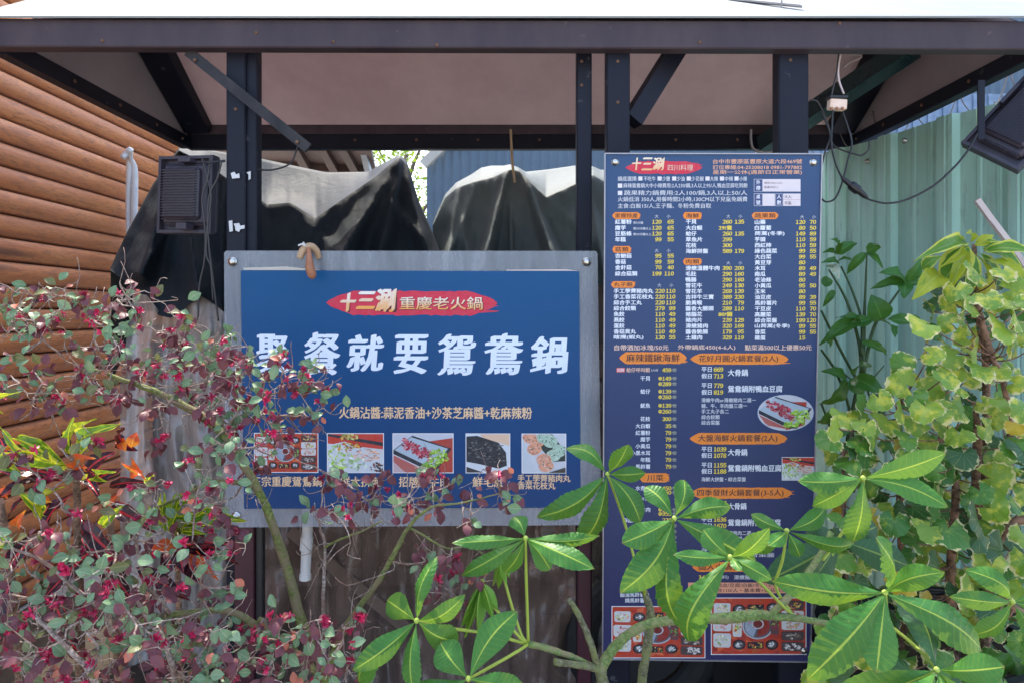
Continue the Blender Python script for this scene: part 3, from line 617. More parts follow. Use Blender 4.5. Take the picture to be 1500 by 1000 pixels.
def hotpot_table(ph, side=False):
    ph.bits(.5, .5, .5, .5, 60, [(.55, .07, .02), (.42, .03, .015), (.62, .12, .04)], .07, 1, True)
    A = 1.35
    def bowl(u, v, r=.07): ph.ell(u, v, r, r*A, BLK); ph.ell(u, v, r*.72, r*.72*A, (.10, .08, .08)); ph.bits(u, v, r*.45, r*.45*A, 12, [RICE, (.6, .6, .62)], .018, A)
    def plate(u, v, a, b, cols, rot=0, base=PLT): 
        ph.poly([(u-a, v-b*.8), (u-a*.8, v-b), (u+a*.85, v-b*.95), (u+a, v-b*.75), (u+a*.95, v+b*.8), (u+a*.75, v+b), (u-a*.8, v+b*.95), (u-a*.98, v+b*.7)], base); ph.bits(u, v, a*.7, b*.7, 22, cols, .022, A)
    MEAT = [(.62, .25, .25), (.7, .4, .38), (.55, .12, .14)]; VEG = [(.25, .4, .08), (.6, .62, .3), (.75, .72, .6)]; MUS = [(.6, .56, .5), (.35, .28, .22), (.2, .15, .12)]; YE = [(.75, .45, .08), (.7, .55, .2), (.5, .12, .05)]
    ph.ell(.49, .50, .165, .235, (.45, .46, .5), 24); ph.ell(.49, .50, .15, .21, (.12, .10, .12), 24); 
    ph.poly([(.49+.14*math.cos(a), .50+.20*math.sin(a)) for a in [1.9+k*.26 for k in range(13)]], (.30, .36, .46)); ph.poly([(.49+.13*math.cos(a), .50+.18*math.sin(a)) for a in [-1.2+k*.26 for k in range(12)]], (.28, .03, .02))
    ph.ell(.49, .46, .065, .09, (.5, .5, .54), 16); ph.ell(.49, .46, .05, .07, (.16, .02, .015), 16); ph.bits(.42, .5, .05, .08, 14, [(.6, .12, .08), (.3, .4, .15), (.7, .7, .7)], .012, A)
    for u, v in ((.29, .20), (.65, .17), (.29, .83), (.64, .83)): bowl(u, v)
    for u, v in ((.47, .17), (.465, .84)):
        ph.poly([(u-.085, v-.06), (u+.085, v-.06), (u+.085, v+.06), (u-.085, v+.06)], BLK); ph.bits(u, v, .07, .04, 16, YE+VEG[:1], .016, A, True)
    plate(.11, .19, .09, .11, VEG+MEAT[:1]); plate(.11, .47, .10, .12, MEAT); plate(.11, .75, .095, .13, VEG+[(.72, .68, .5)]); plate(.27, .54, .05, .15, YE+VEG[:1]); plate(.67, .5, .045, .15, [(.25, .03, .05), (.2, .4, .08)], base=(.12, .05, .05))
    for v, c in ((.12, YE), (.30, VEG+YE), (.48, MEAT[:2]+YE[1:2]), (.67, MUS), (.86, [(.75, .72, .70), (.55, .5, .5)])): plate(.86, v, .12, .085, c, base=(.08, .05, .05) if v > .6 or v < .2 else PLT)
def beef_tray(ph):
    ph.poly([(0, 0), (1, 0), (1, .35), (0, .2)], (.55, .55, .62)); ph.poly([(.55, .2), (1, .1), (1, 1), (.5, 1)], (.42, .05, .03)); ph.poly([(0, .55), (.6, 1), (0, 1)], (.45, .12, .10)); ph.poly([(0, .72), (.2, 1), (0, 1)], (.55, .4, .42))
    ph.poly([(0, .42), (.32, .04), (.98, .38), (.72, .98), (.55, .93), (.0, .52)], (.03, .03, .04)); ph.poly([(.02, .42), (.30, .08), (.92, .38), (.66, .90)], (.42, .5, .58))
    for k in range(130):
        u = ph.r.random(); v = ph.r.uniform(-1, 1)
        ph.bits(.18+.46*u, .24+.36*u+.14*v, .03, .03, 1, [(.42, .03, .06), (.55, .08, .12), (.30, .015, .03), (.62, .2, .22)], .045, 1.1)
    ph.bits(.76, .60, .15, .22, 46, [(.35, .6, .04), (.5, .72, .12), (.62, .75, .3), (.25, .45, .03)], .05, 1.2); ph.bits(.60, .82, .13, .09, 30, [(.35, .6, .04), (.5, .72, .12), (.2, .4, .03)], .04, 1.2)
def seafood(ph):
    ph.poly([(0, 0), (1, 0), (1, .4), (0, .25)], (.55, .05, .03)); ph.poly([(0, .0), (1, .22), (1, .32), (0, .06)], (.03, .03, .04)); ph.poly([(0, .30), (.3, .2), (1, .5), (1, 1), (0, 1)], (.62, .64, .68))
    ph.bits(.22, .62, .22, .34, 60, [(.35, .6, .05), (.5, .68, .12), (.7, .75, .6)], .05, 1.2); ph.bits(.70, .55, .25, .16, 46, [(.75, .35, .22), (.8, .6, .5), (.8, .5, .4)], .07, .5)
    ph.bits(.42, .35, .26, .12, 46, [(.6, .08, .04), (.8, .45, .05), (.3, .45, .06), (.3, .08, .04)], .035, 1.2); ph.bits(.38, .08, .16, .07, 26, [(.7, .62, .2), (.75, .4, .08), (.3, .42, .1)], .04, 1.1); ph.bits(.5, .78, .22, .16, 26, [(.7, .75, .7), (.62, .7, .62), (.35, .5, .2)], .06, 1.1); ph.bits(.9, .88, .13, .12, 26, [(.15, .04, .04), (.3, .12, .06), (.06, .04, .04)], .04, 1.1)
def tripe(ph):
    ph.poly([(.3, 0), (1, 0), (1, .3), (.4, .1)], (.75, .5, .35)); ph.poly([(0, .85), (.4, 1), (0, 1)], (.05, .04, .04)); ph.poly([(0, .06), (.25, .04), (.75, .22), (.92, .48), (.94, .82), (.75, .90), (.3, .78), (0, .72)], (.03, .03, .035))
    for k in range(150):
        u = ph.r.random(); v = ph.r.random(); ph.bits(.04+.84*u, .12+.18*u+.50*v, .01, .01, 1, [(.05, .05, .055), (.015, .015, .018), (.12, .11, .11), (.22, .20, .19), (.02, .02, .02)], .045, .5)
def balls(ph):
    ph.poly([(.0, .1), (0, .95), (.08, 1), (.3, 1), (.05, .2)], (.55, .58, .62)); ph.poly([(.4, .0), (.7, .0), (1, .45), (1, .7), (.7, .72), (.3, .2)], (.03, .04, .03))
    for u, v, c in ((.18, .08, 0), (.35, .18, 0), (.28, .38, 0), (.5, .08, 1), (.65, .18, 1), (.86, .42, 1), (.72, .55, 1), (.5, .66, 0), (.55, .82, 0)):
        cs = [(.75, .35, .22), (.78, .5, .4), (.7, .2, .1), (.25, .18, .1)] if c == 0 else [(.45, .58, .45), (.6, .68, .6), (.08, .12, .06), (.3, .45, .3)]
        ph.ell(u, v, .17, .16, cs[0], 14, .06); ph.bits(u, v, .15, .14, 40, cs, .03, 1)
    ph.poly([(.6, 1), (1, .86), (1, 1)], (.06, .05, .04))

# ------------------------------------------------ left sign
SY = 2.165
sg = thing('hotpot_sign', 'wide blue hotpot sign on scratched clear acrylic sheet with five food photos', 'sign', P(600, 570, SY))
s1 = Sheet(P(602, 570, SY), (1, 0, -.0025), (.0, .0, 1))
def plate(sh, pts, t, name, m, par, h0=0, sub=1):
    q = [sh.at(*sh.uv(x, y), h0) for x, y in pts]; n = len(q); r = [p-sh.n*t for p in q]
    mb = MB(); xs = [p[0] for p in pts]; ys = [p[1] for p in pts]
    uv = [((x-min(xs))/(max(xs)-min(xs)), 1-(y-min(ys))/(max(ys)-min(ys))) for x, y in pts]
    mb.add(q+r, [tuple(range(n))[::-1], tuple(range(n, 2*n))]+[(i, (i+1) % n, (i+1) % n+n, i+n) for i in range(n)], uv*2)
    return mb.build(name, m, par)
plate(s1, [(328, 371), (331, 368), (873, 367), (876, 370), (881, 764), (877, 768), (332, 773), (329, 770)], .005, 'acrylic_sheet', M_acryl, sg, -.0035)
plate(s1, [(353, 397), (849, 397), (850, 742), (357, 745)], .003, 'blue_panel', M_sign, sg, 0)
plate(s1, [(357, 393), (420, 391), (470, 396.4), (357, 396.4)], .0005, 'paper_edge', M_cream, sg, -.001)
plate(s1, [(742, 395), (830, 394), (849, 396.4), (742, 396.4)], .0005, 'paper_edge', M_trunk, sg, -.001)
mb = MB(); s1.brush(mb, 478, 729, 425, 463, RED, .0003, 3, .16, .3); mb.build('red_brush_stroke', M_ink, sg, color=True)
mb = MB()
OR2 = (.85, .36, .05); 
for i, ch in enumerate('十三涮'):
    xa, xb, ya, yb = [(500, 521, 430, 456), (523, 549, 428, 452), (551, 580, 424, 456)][i]
    for k, (dx, dy) in enumerate(((1.0, 1.0),)): s1.text(mb, ch, xa+dx, xb+dx, (ya+yb)/2+dy, yb-ya, (.08, .01, .02), .0009, .03)
    for k, (dx, dy) in enumerate(((0, 0), (.7, -.5), (-.5, .5))): s1.text(mb, ch, xa+dx, xb+dx, (ya+yb)/2+dy, yb-ya, OR2, .0011+k*.00004, .03, slant=.12, grad=(.86, .80, .72))
s1.text(mb, '重慶老火鍋', 586.6, 708, 445.2, 19, (.10, .01, .02), .0009, .02); s1.text(mb, '重慶老火鍋', 586, 707, 444.5, 19, OR2, .0011, .014, grad=(.85, .78, .66))
mb.build('logo_lettering', M_ink, sg, color=True)
BIG = (.74, .80, .92)
for ch, xa, xb, ya, yb, sl_ in (('聚', 376, 423, 489, 551, .0), ('餐', 446, 498, 486, 550, .05), ('就', 508, 562, 489, 545, .08), ('要', 577, 627, 489, 548, .05), ('鴛', 641, 697, 488, 550, .05), ('鴦', 710, 766, 487, 549, .05), ('鍋', 777, 832, 491, 547, .07)):
    mb = MB()
    for k, (dx, dy) in enumerate(((0, 0), (1.8, -.7), (-1.7, .6), (.9, -.3), (-.9, .3))): s1.text(mb, ch, xa+1.5+dx, xb-1.5+dx, (ya+yb)/2+dy, yb-ya-3, BIG, .0006+k*.00004, .008, 3, sl_)
    mb.build('large_character', M_ink, sg, color=True)
for t, a, b, y, h in (('火鍋沾醬:蒜泥香油+沙茶芝麻醬+乾麻辣粉', 497, 779, 604, 17.5), ('正宗重慶鴛鴦鍋', 368, 471, 705, 15), ('海鮮大拼盤', 483, 558, 705, 15), ('招牌鮮牛肉', 584, 657, 705, 15), ('鮮毛肚', 692, 738, 705, 15), ('手工荸薺豬肉丸', 758, 835, 699.3, 11), ('香菜花枝丸', 758, 813, 710, 11)): mb = MB(); s1.text(mb, t, a, b, y, h, CRM, .0006, .02); mb.build('caption', M_ink, sg, color=True)
for i, (xa, xb, fn, bg) in enumerate(((373, 465, hotpot_table, TBL), (480, 561, seafood, PLT), (576, 663, beef_tray, (.6, .58, .64)), (683, 746, tripe, (.66, .68, .72)), (765, 828, balls, (.6, .6, .64)))):
    ph = Photo(s1, xa, 635, xb, 691, bg, sg, 20+i); fn(ph); ph.done()
def bolt(sh, x, y, par, r=.013):
    c = sh.at(*sh.uv(x, y), .001); q = sh.n.to_track_quat('Z', 'Y').to_matrix()
    MB().lathe(c, [(0, r*.62), (r*.35, r*.58), (r*.7, r*.42), (r*.85, r*.2), (r*.85, 0), (r*1.1, 0), (r*1.1, -.001)], 18, q).build('bolt', M_bolt, par, smooth=True)
for x, y in ((341, 384), (860, 383), (345, 756), (869, 752)): bolt(s1, x, y, sg)

# little wooden hook on the sign's top edge
hk = thing('wooden_hook', 'small carved wooden hook hanging on the left sign top edge', 'hook', P(455, 380, 2.14))
MB().tube([P(439, 379, 2.12), P(444, 367, 2.12), P(454, 361, 2.13), P(463, 367, 2.15), P(467, 378, 2.165)], [.010, .012, .012, .011, .008], 12, sub=4).build('hook_bend', M_bamboo, hk, smooth=True)
MB().tube([P(452, 364, 2.115), P(453, 378, 2.105), P(454, 392, 2.105), P(457, 403, 2.11), P(458, 408, 2.115)], [.006, .009, .014, .014, .006], 12, sub=4).build('handle', M_handle, hk, smooth=True)
MB().tube([P(437, 360, 2.10), P(443, 358, 2.10), P(447, 361, 2.105), P(444, 355, 2.10)], .003, 5, sub=3).build('white_tie', M_white, hk)

# ------------------------------------------------ menu board
def PM(x, y, Y): return P(x, y, Y)
TL, TR, BL, BR = PM(886, 225, 2.10), PM(1203.5, 226, 2.10), PM(882, 964, 2.18), PM(1186, 968, 2.185)
up = ((TL-BL)+(TR-BR)).normalized(); rt = (TR-TL); rt = (rt-rt.dot(up)*up).normalized()
mn = thing('menu_board', 'tall blue hotpot menu board crowded with prices and orange headings', 'menu board', (BL+BR)/2)
s2 = Sheet((TL+TR+BL+BR)/4, rt, up)
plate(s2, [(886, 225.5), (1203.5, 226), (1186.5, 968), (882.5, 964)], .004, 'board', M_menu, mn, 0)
for a, b in (((886, 225.5), (882.5, 964)), ((1203.5, 226), (1186.5, 968)), ((886, 225.5), (1203.5, 226)), ((882.5, 964), (1186.5, 968))):
    MB().beam(s2.at(*s2.uv(*a), .0), s2.at(*s2.uv(*b), .0), .0035, .010, up=s2.n).build('edge_trim', worn('aluminium_edge', (.30, .29, .33), (.42, .4, .42), .4, 20, .6), mn)
mW, mY, mO, mR = MB(), MB(), MB(), MB()
hA = lambda X, Y: (880+X/4.545, 220+Y/4.545)
s2.brush(mR, 916, 1028, 236, 256, RED, .0003, 5, .2, .3)
for i, (ch, a, b) in enumerate((('十', 926, 939), ('三', 940, 955), ('涮', 956, 973))):
    s2.text(mO, ch, a, b, 240.5, 18, (.82, .45, .2), .0011, .03, slant=.12, grad=(.85, .72, .55)); 
s2.text(mO, '四川料理', 978, 1015, 246, 9, (.80, .60, .45), .0011, .005)
for t, y, h in (('台中市豐原區豐原大道六段469號', 237, 7), ('訂位專線:04-25208018 0981-797882', 245.5, 6.6), ('星期一公休(遇節日正常營業)', 253, 7)): s2.text(mO, t, 1044, 1174.5, y, h, (.80, .42, .26), .0006, .014)
T = lambda t, a, b, y, h=7, c=WHT, m=mW, bold=.014: s2.text(m, t, a, b, y, h, c, .0006, bold)
GR = (.62, .62, .66)
T('鍋底選擇:', 905, 933.5, 262.3, 7, GR)
for bx, t, a, b in ((250, '不吃牛', 285, 365), (378, '少鹽', 410, 460), (475, '少油', 505, 558), (572, '少花椒', 602, 685), (697, '大辣', 727, 780), (793, '中辣', 825, 880), (890, '小辣', 922, 973)):
    x = 880+bx/4.545; s2.poly(mW, [(x, 259), (x+6, 259), (x+6, 265), (x, 265)], (.75, .70, .72), .0005); T(t, 880+a/4.545, 880+b/4.545, 262.3, 7, GR)
for y in (272.3, 283): s2.poly(mW, [(905, y-3), (911.5, y-3), (911.5, y+3.2), (905, y+3.2)], (.75, .70, .72), .0005)
T('麻辣鴛鴦鍋大中小辣費用:2人230/鍋,3人以上95/人,鴨血豆腐吃到飽', 913, 1094.5, 272.3, 7, GR); T('蔬果精力鍋費用:2人100/鍋,3人以上50/人', 914, 1094.5, 283, 7.4, GR)
T('火鍋低消 350人,用餐時間2小時,130CM以下兒童免鍋費', 905, 1094.5, 292.3, 7.4, GR); T('主食:白飯15/人,王子麵、冬粉免費自取', 905, 1041.5, 302, 7.4, GR)
PK = (.72, .64, .66)
def rc(m, a, b, c, h=.0005): s2.poly(m, [a, (b[0], a[1]), b, (a[0], b[1])], c, h)
rc(mW, (1104.2, 262.6), (1117, 281.2), (.5, .5, .56), .0004); rc(mW, (1104.9, 263.3), (1116.4, 280.6), (.05, .07, .18)); rc(mW, (1117.2, 262.8), (1172.5, 281), PK)
rc(mW, (1104.2, 283.6), (1117, 302.2), (.5, .5, .56), .0004); rc(mW, (1104.9, 284.3), (1116.4, 301.5), (.05, .07, .18)); rc(mW, (1117.2, 284), (1135, 302), PK); rc(mW, (1135.6, 283.8), (1146, 302.2), (.5, .5, .56), .0004); rc(mW, (1136.2, 284.4), (1145.5, 301.6), (.05, .07, .18)); rc(mW, (1147, 284), (1172.5, 302), PK); rc(mW, (1147, 292.7), (1172.5, 293), (.2, .1, .15), .0007)
for t, x, y in (('外', 1107.5, 267.5), ('帶', 1107.5, 276), ('桌', 1107.5, 288.5), ('號', 1107.5, 297), ('人', 1138, 288.5), ('數', 1138, 297)): T(t, x, x+6, y, 6.5)
T('鍋底450(4-6人)', 1119.5, 1146, 268.5, 3.6, (.15, .10, .12)); T('點滿500以上', 1119.5, 1140, 274.5, 3.6, (.15, .10, .12)); T('大人:', 1149, 1160, 288.6, 5.2, (.10, .06, .08)); T('兒童:', 1149, 1160, 297.6, 5.2, (.10, .06, .08))
# price lists
def nm(t, x, y, h=6.9): T(t, x, x+len(t)*8.45-1.4 if '(' not in t else x+len(t)*7.4-1, y, h, WHT, mW, .034)
def pr(t, x, y, h=5.2): s2.text(mY, t, x, None, y, h if not any(ord(c) > 255 for c in t) else 6.6, YEL, .0006, .028, align='r', pitch=1.02 if len(t) > 1 else 1)
def prn(t, x, y):
    w = 4.55*len(t) if t.isdigit() else 4.3*len(t)+2; (s2.digits if t.isdigit() else s2.text)(mY, t, x-w-.3, x, y, 5.6 if t.isdigit() else 6.8, YEL, .0006, .045)
def head(t, x0, x1, y0, y1, ta=None, tb=None, sd=1): mh = MB(); s2.brush(mh, x0, x1, y0, y1, ORG, .0003, sd, .10, .18); s2.text(mh, t, ta or x0+4, tb or x1-4, (y0+y1)/2, (y1-y0)*.66, DKT, .0007, .012); mh.build('heading', M_ink, mn, color=True)
def ds(x, y): T('大', x-14, x-8.5, y, 5.2, GR, mW, .005); T('小', x+3.5, x+9, y, 5.2, GR, mW, .005)
head('家鄉特產', 897, 938, 311, 321.5, sd=11); head('海鮮', 1000.5, 1028, 311, 321.5, sd=12); head('蔬果類', 1101, 1140, 311, 321.5, sd=13); head('菇類', 897, 924.5, 360.5, 371, sd=14); head('肉類', 1000.5, 1028, 378.3, 388.5, sd=15); head('丸子類', 895, 930.5, 412, 422, sd=16)
ds(973, 317.3); ds(1078, 317.3); ds(1186, 318); ds(973, 367.3); ds(1078, 385.3); ds(977, 418)
for t, a, b, y in (('紅薯粉', '120', '65', 325.2), ('魔芋', '120', '65', 334), ('豆筋條', '120', '65', 342.5), ('年糕', '99', '55', 351), ('杏鮑菇', '95', '55', 375), ('香菇', '99', '59', 383.6), ('金針菇', '70', '40', 392), ('綜合菇類', '199', '110', 401)):
    nm(t, 901, y); prn(a, 969, y); prn(b, 987, y)
for t, a, b, y in (('煮5分鐘', 927.5, 942, 326.6), ('煮20分鐘以上', 927.5, 954, 335), ('煮20分鐘以上', 927.5, 954, 343.4)): T(t, a, b, y, 3.8, GR, mW, .02)
for i, (t, a, b) in enumerate((('手工荸薺豬肉丸', '220', '110'), ('手工香菜花枝丸', '220', '110'), ('綜合手工丸', '220', '110'), ('綜合餃類', '279', '99'), ('魚餃', '110', '49'), ('燕餃', '110', '49'), ('蛋餃', '110', '49'), ('香菇貢丸', '110', '49'), ('瞎攪(蝦丸)', '130', '55'))):
    y = 426.4+8.45*i; nm(t, 899, y); prn(a, 973.7, y); prn(b, 989.3, y)
for t, a, b, y in (('干貝', '260', '135', 325.2), ('大白蝦', '29/隻', '', 334), ('蛤仔', '260', '135', 342.5), ('草魚片', '299', '', 351), ('花枝', '300', '', 359.6), ('海鮮拼盤', '589', '179', 368)):
    nm(t, 1004.5, y); prn(a, 1072.3, y); b and prn(b, 1090, y)
for i, (t, a, b) in enumerate((('滑嫩溫體牛肉', '390', '200'), ('毛肚', '290', '160'), ('鴨腸', '290', '160'), ('雪花牛', '249', '130'), ('雪花羊', '269', '139'), ('吉祥牛三寶', '389', '230'), ('脆黃喉', '210', '79'), ('醬香大腸頭', '289', '110'), ('豬腦花', '80/個', ''), ('豬肉片', '239', '129'), ('滑嫩豬肉', '320', '169'), ('醬香脆腸', '179', '95'), ('土雞肉', '329', '119'))):
    y = 393+8.43*i; nm(t, 1004.3, y); prn(a, 1072, y); b and prn(b, 1089.7, y)
for i, (t, a, b) in enumerate((('山藥', '120', '70'), ('白蘿蔔', '80', '50'), ('茼蒿(冬季)', '149', '89'), ('芋頭', '110', '59'), ('西紅柿', '110', '59'), ('綠色蔬菜', '99', '55'), ('大白菜', '99', '55'), ('黃豆芽', '80', ''), ('木耳', '89', '49'), ('南瓜', '89', '49'), ('老油條', '80', ''), ('小黃瓜', '95', '50'), ('玉米', '80', ''), ('油豆皮', '89', '39'), ('馬鈴薯片', '99', '55'), ('干豆皮', '110', '70'), ('高麗菜', '139', '70'), ('綜合菜盤', '199', '120'), ('山茼蒿(冬季)', '99', '55'), ('香菜', '99', '55'), ('雞蛋', '15', ''))):
    y = 325.6+8.445*i; nm(t, 1105.5, y); prn(a, 1179.5, y); b and prn(b, 1195.3, y)
for t, a, b in (('自帶酒加冰塊/50元', 900, 979), ('外帶鍋底450(4-6人)', 993, 1077), ('點菜滿500以上優惠50元', 1091, 1188.5)): s2.text(mO, t, a, b, 509, 8.2, (.80, .55, .44), .0006, .018)
X = lambda x: 885+x/4.615
head('麻辣鐵鍬海鮮', 907, 1006, 515, 533, X(150), X(510), 21); head('花好月圓火鍋套餐(2人)', 1011, 1155, 517, 534, X(640), X(1175), 22); head('大盤海鮮火鍋套餐(2人)', 1010, 1153.5, 633, 650.5, X(635), X(1170), 23); head('川菜', 937, 980.5, 692, 706, X(290), X(400), 24); head('四季發財火鍋套餐(3-5人)', 1011, 1160.5, 713, 730, X(628), X(1212), 25); head('個人火鍋套餐', 1014, 1103, 822, 837, 1022, 1097, 26)
rc(mR, (903, 538.2), (915.3, 544.8), (.75, .12, .10), .0004); s2.text(mW, '招牌', 904, 914.3, 541.5, 5.2, WHT, .0007, .01); s2.text(mO, '蛤仔呼叫蝦', 917.5, 952, 541.4, 6.8, (.80, .50, .38), .0006, .02); T('2人份', 953.5, 964, 541.6, 3.8, GR)
def lp(y, n, p, unit='份', coin=False):
    if n: T(n, 952.3-len(n)*7.1, 952.3, y, 6.9, WHT, mW, .02)
    s2.digits(mY, p, 983.2-4.4*len(p), 983.2, y, 5.6, YEL, .0006, .045); T('/'+unit, 983.8, 991, y, 5.4, (.62, .6, .4), mW, .004)
    if coin: s2.poly(mY, [(967+2.7*math.cos(k*.524), y+2.7*math.sin(k*.524)) for k in range(12)], YEL, .0005); s2.text(mY, coin, 965.6, 968.4, y, 2.8, (.08, .08, .15), .0007, .01)
lp(541.4, '', '459'); lp(553.8, '干貝', '149', coin='小'); lp(561.8, '', '289', coin='大'); lp(572.8, '蛤仔', '139', coin='小'); lp(581, '', '260', coin='大'); lp(593.4, '魷魚', '139', coin='小'); lp(602, '', '260', coin='大'); lp(613, '花枝', '300'); lp(623.3, '大白蝦', '35', '隻')
for t, y in (('紅薯粉', 633.3), ('魔芋', 642.8), ('小黃瓜', 652.8), ('小黑木耳', 662.8), ('年糕', 672.7), ('馬鈴薯', 682.7)): lp(y, t, '79')
lp(714.3, '水煮魚', '450', coin='小'); lp(720.6, '', '550', coin='大'); T('魚(冷凍)', 930, 952, 730.5, 6); lp(745.7, '牛肉', '550', coin='小'); lp(751.8, '', '955', coin='大'); T('麻甜', 912, 927, 761.3, 6.8)
for i, p in enumerate(('220', '220', '250', '250', '250', '219', '330', '130', '130', '180', '180', '180', '180', '180', '180')): lp(760.8+8.38*i, '', p)
T('醋溜馬鈴薯絲', 908.5, 951, 870.2, 6.8); T('燒馬鈴薯絲', 915.5, 951, 878.6, 6.8); rc(mR, (936, 858), (943, 865), (.10, .35, .75), .0004); rc(mR, (945, 841), (951, 847), (.10, .35, .75), .0004); rc(mR, (945, 850), (951, 856), (.7, .1, .1), .0004); T('辣', 945.5, 950.5, 853, 4.6, WHT); T('冷', 937, 942, 861.5, 4.8, WHT)
def setp(y1, y2, p1, p2, big, xr, h=8.4, yb=None):
    for y, t, p in ((y1, '平日', p1), (y2, '假日', p2)):
        T(t, 1027.5, 1042.3, y, 7.4, WHT, mW, .016); s2.digits(mY, p, 1045.3, 1045.3+4.6*len(p)+.2, y, 6.2, YEL, .0006, .045)
    T(big, X(836), xr, yb or (y1+y2)/2, 10, WHT, mW, .022)
setp(540.6, 550.3, '669', '713', '大骨鍋', X(970)); setp(564.2, 574, '779', '819', '鴛鴦鍋附鴨血豆腐', X(1203)); setp(657.3, 666.4, '1039', '1078', '大骨鍋', X(966)); setp(680.5, 689.6, '1155', '1188', '鴛鴦鍋附鴨血豆腐', X(1196))
setp(736, 745.5, '1606', '1616', '大骨鍋', X(960)); setp(760, 769.3, '1636', '1670', '鴛鴦鍋附鴨血豆腐', X(1192))
for t, b, y in (('滑嫩牛肉or滑嫩豬肉二選一', X(1025), 585.6), ('豬、牛、羊肉盤三選一', X(965), 593.9), ('手工丸子各二', X(842), 602), ('綜合餃類', X(780), 610.3), ('綜合菜盤', X(780), 618.4), ('海鮮大拼盤・綜合菜盤', X(957), 701.3), ('滑嫩牛肉or滑嫩豬肉二選一', X(1022), 780), ('豬、牛、羊肉盤三選一', X(962), 788.2), ('魚、蔬菜盤', X(800), 796.4), ('手工丸子拼盤', X(1040), 804.4), ('綜合餃類・綜合菜盤', X(1150), 812)): T(t, X(657), b, y, 6.5, (.70, .70, .74), mW, .014)
s2.text(mY, '349', X(640), X(700), 844.7, 6, YEL, .0006, .03); T('(附飲料)', X(715), X(840), 844.7, 6.2, GR); T('滑嫩豬肉、牛肉', X(877), X(1130), 844.7, 6.5, (.70, .70, .74))
rc(mR, (1008, 852.4), (1175, 868), (.80, .36, .22), .0003); s2.text(mR, '附鴨血/豆腐/白飯/冬粉/王子麵吃到飽', 1042, 1172, 856.3, 6, DKT, .0006, .008); s2.text(mR, '加收110/人・基本費+菜品低消240元', 1042, 1172, 863.8, 6, DKT, .0006, .008)
for b, n in ((mR, 'brush_stroke'), (mW, 'white_lettering'), (mY, 'price_figures'), (mO, 'orange_lettering')): b.build(n, M_ink, mn, color=True)['kind'] = 'stuff'
ph = Photo(s2, 1109.5, 577.5, 1192, 630.5, (.6, .58, .62), mn, 41, oval=True, border=(.4, .5, .7)); beef_tray(ph); ph.done('oval photo of raw beef with lettuce')
ph = Photo(s2, 1146, 669.5, 1195, 702, PLT, mn, 42, bw=.9); seafood(ph); ph.done()
ph = Photo(s2, 897, 888, 1032, 962, TBL, mn, 43); hotpot_table(ph); ph.done('hotpot table photo with tall steel pot and yellow packet')
ph = Photo(s2, 1042.5, 875.5, 1180, 957, TBL, mn, 44); hotpot_table(ph); ph.done('larger hotpot table photo with rows of side dishes')
for x, y in ((901, 237.5), (1191.5, 238), (1177, 952)): bolt(s2, x, y, mn, .011)

# ------------------------------------------------ flood lights, cables
def floodlight(name, label, loc, Mrot, w, h):
    t = thing(name, label, 'floodlight', loc, 'flood lights fixed to the canopy')
    t.rotation_euler = Mrot.to_euler(); bt = lambda mb, n, m, sm=False: mb.build(n, m, t, smooth=sm, local=True)
    # local: x right, z up, -y is the finned back that the camera sees
    bt(MB().box((0, .03, 0), (w, .018, h), bev=.004), 'bezel', M_lamp)
    m2 = MB()
    for a, b, c, d in ((-w/2+.006, 0, .010, h), (w/2-.006, 0, .010, h), (0, h/2-.006, w-.022, .010), (0, -h/2+.006, w-.022, .010)): m2.box((a, .012, b), (c, .024, d))
    bt(m2, 'rim', M_lamp); bt(MB().box((0, .010, 0), (w*.80, .030, h*.80), bev=.012), 'housing', M_lamp); bt(MB().box((0, -.012, 0), (w*.66, .030, h*.66), bev=.01), 'driver_box', M_lamp)
    fin = MB().box((0, -.024, 0), (w*.62, .020, .0022)); f0 = bt(fin, 'cooling_fin', M_lamp); n = 18
    for k in range(n):
        o = f0 if k == 0 else f0.copy()
        if k: COL.objects.link(o); o.parent = t
        o.location = (0, 0, -h*.29+h*.58*k/(n-1))
    s0 = bt(MB().box((-w*.365, .002, 0), (w*.06, .016, .0025)), 'cooling_fin', M_lamp)
    for k in range(n):
        o = s0 if k == 0 else s0.copy()
        if k: COL.objects.link(o); o.parent = t
        o.location = (0, 0, -h*.32+h*.64*k/(n-1))
    bt(MB().box((0, .0405, 0), (w*.9, .002, h*.9)), 'lamp_glass', M_lampglass)
    bt(MB().box((w*.08, -.01, h*.42), (w*.22, .035, .012)), 'bracket_lug', M_lamp); bt(MB().box((w*.10, -.018, -h*.42), (w*.18, .04, .02)), 'bracket_lug', M_lamp)
    return t
Lm = Matrix.Rotation(R(-14), 3, 'Z') @ Matrix.Rotation(R(2), 3, 'Y')
fl1 = floodlight('flood_light', 'dark square floodlight with finned back tied to the left post', P(270, 285, 2.30), Lm, .215, .262)
Rm = Matrix.Rotation(R(-38), 3, 'Y') @ Matrix.Rotation(R(62), 3, 'Z') @ Matrix.Rotation(R(-20), 3, 'X')
fl2 = floodlight('flood_light', 'tilted black floodlight hanging from the right canopy edge', P(1506, 168, 2.24), Matrix.Rotation(R(-42), 3, 'Y') @ Matrix.Rotation(R(-36), 3, 'X') @ Matrix.Rotation(R(-14), 3, 'Z'), .34, .20)
MB().beam(P(1437, 118, 2.25), P(1437, 205, 2.25), .022, .006, up=(0, 1, 0)).build('hanger_strap', M_steel, None)
o = bpy.data.objects['hanger_strap']; tag(o, 'flat steel strap holding the right floodlight under the eave', 'strap')
def cable(pts, Y, r, label, m=M_cable, jit=.0):
    return tag(MB().tube([P(p[0], p[1], p[2] if len(p) > 2 else Y) for p in pts], r, 6, sub=6).build('cable', m, smooth=True), label, 'cable')
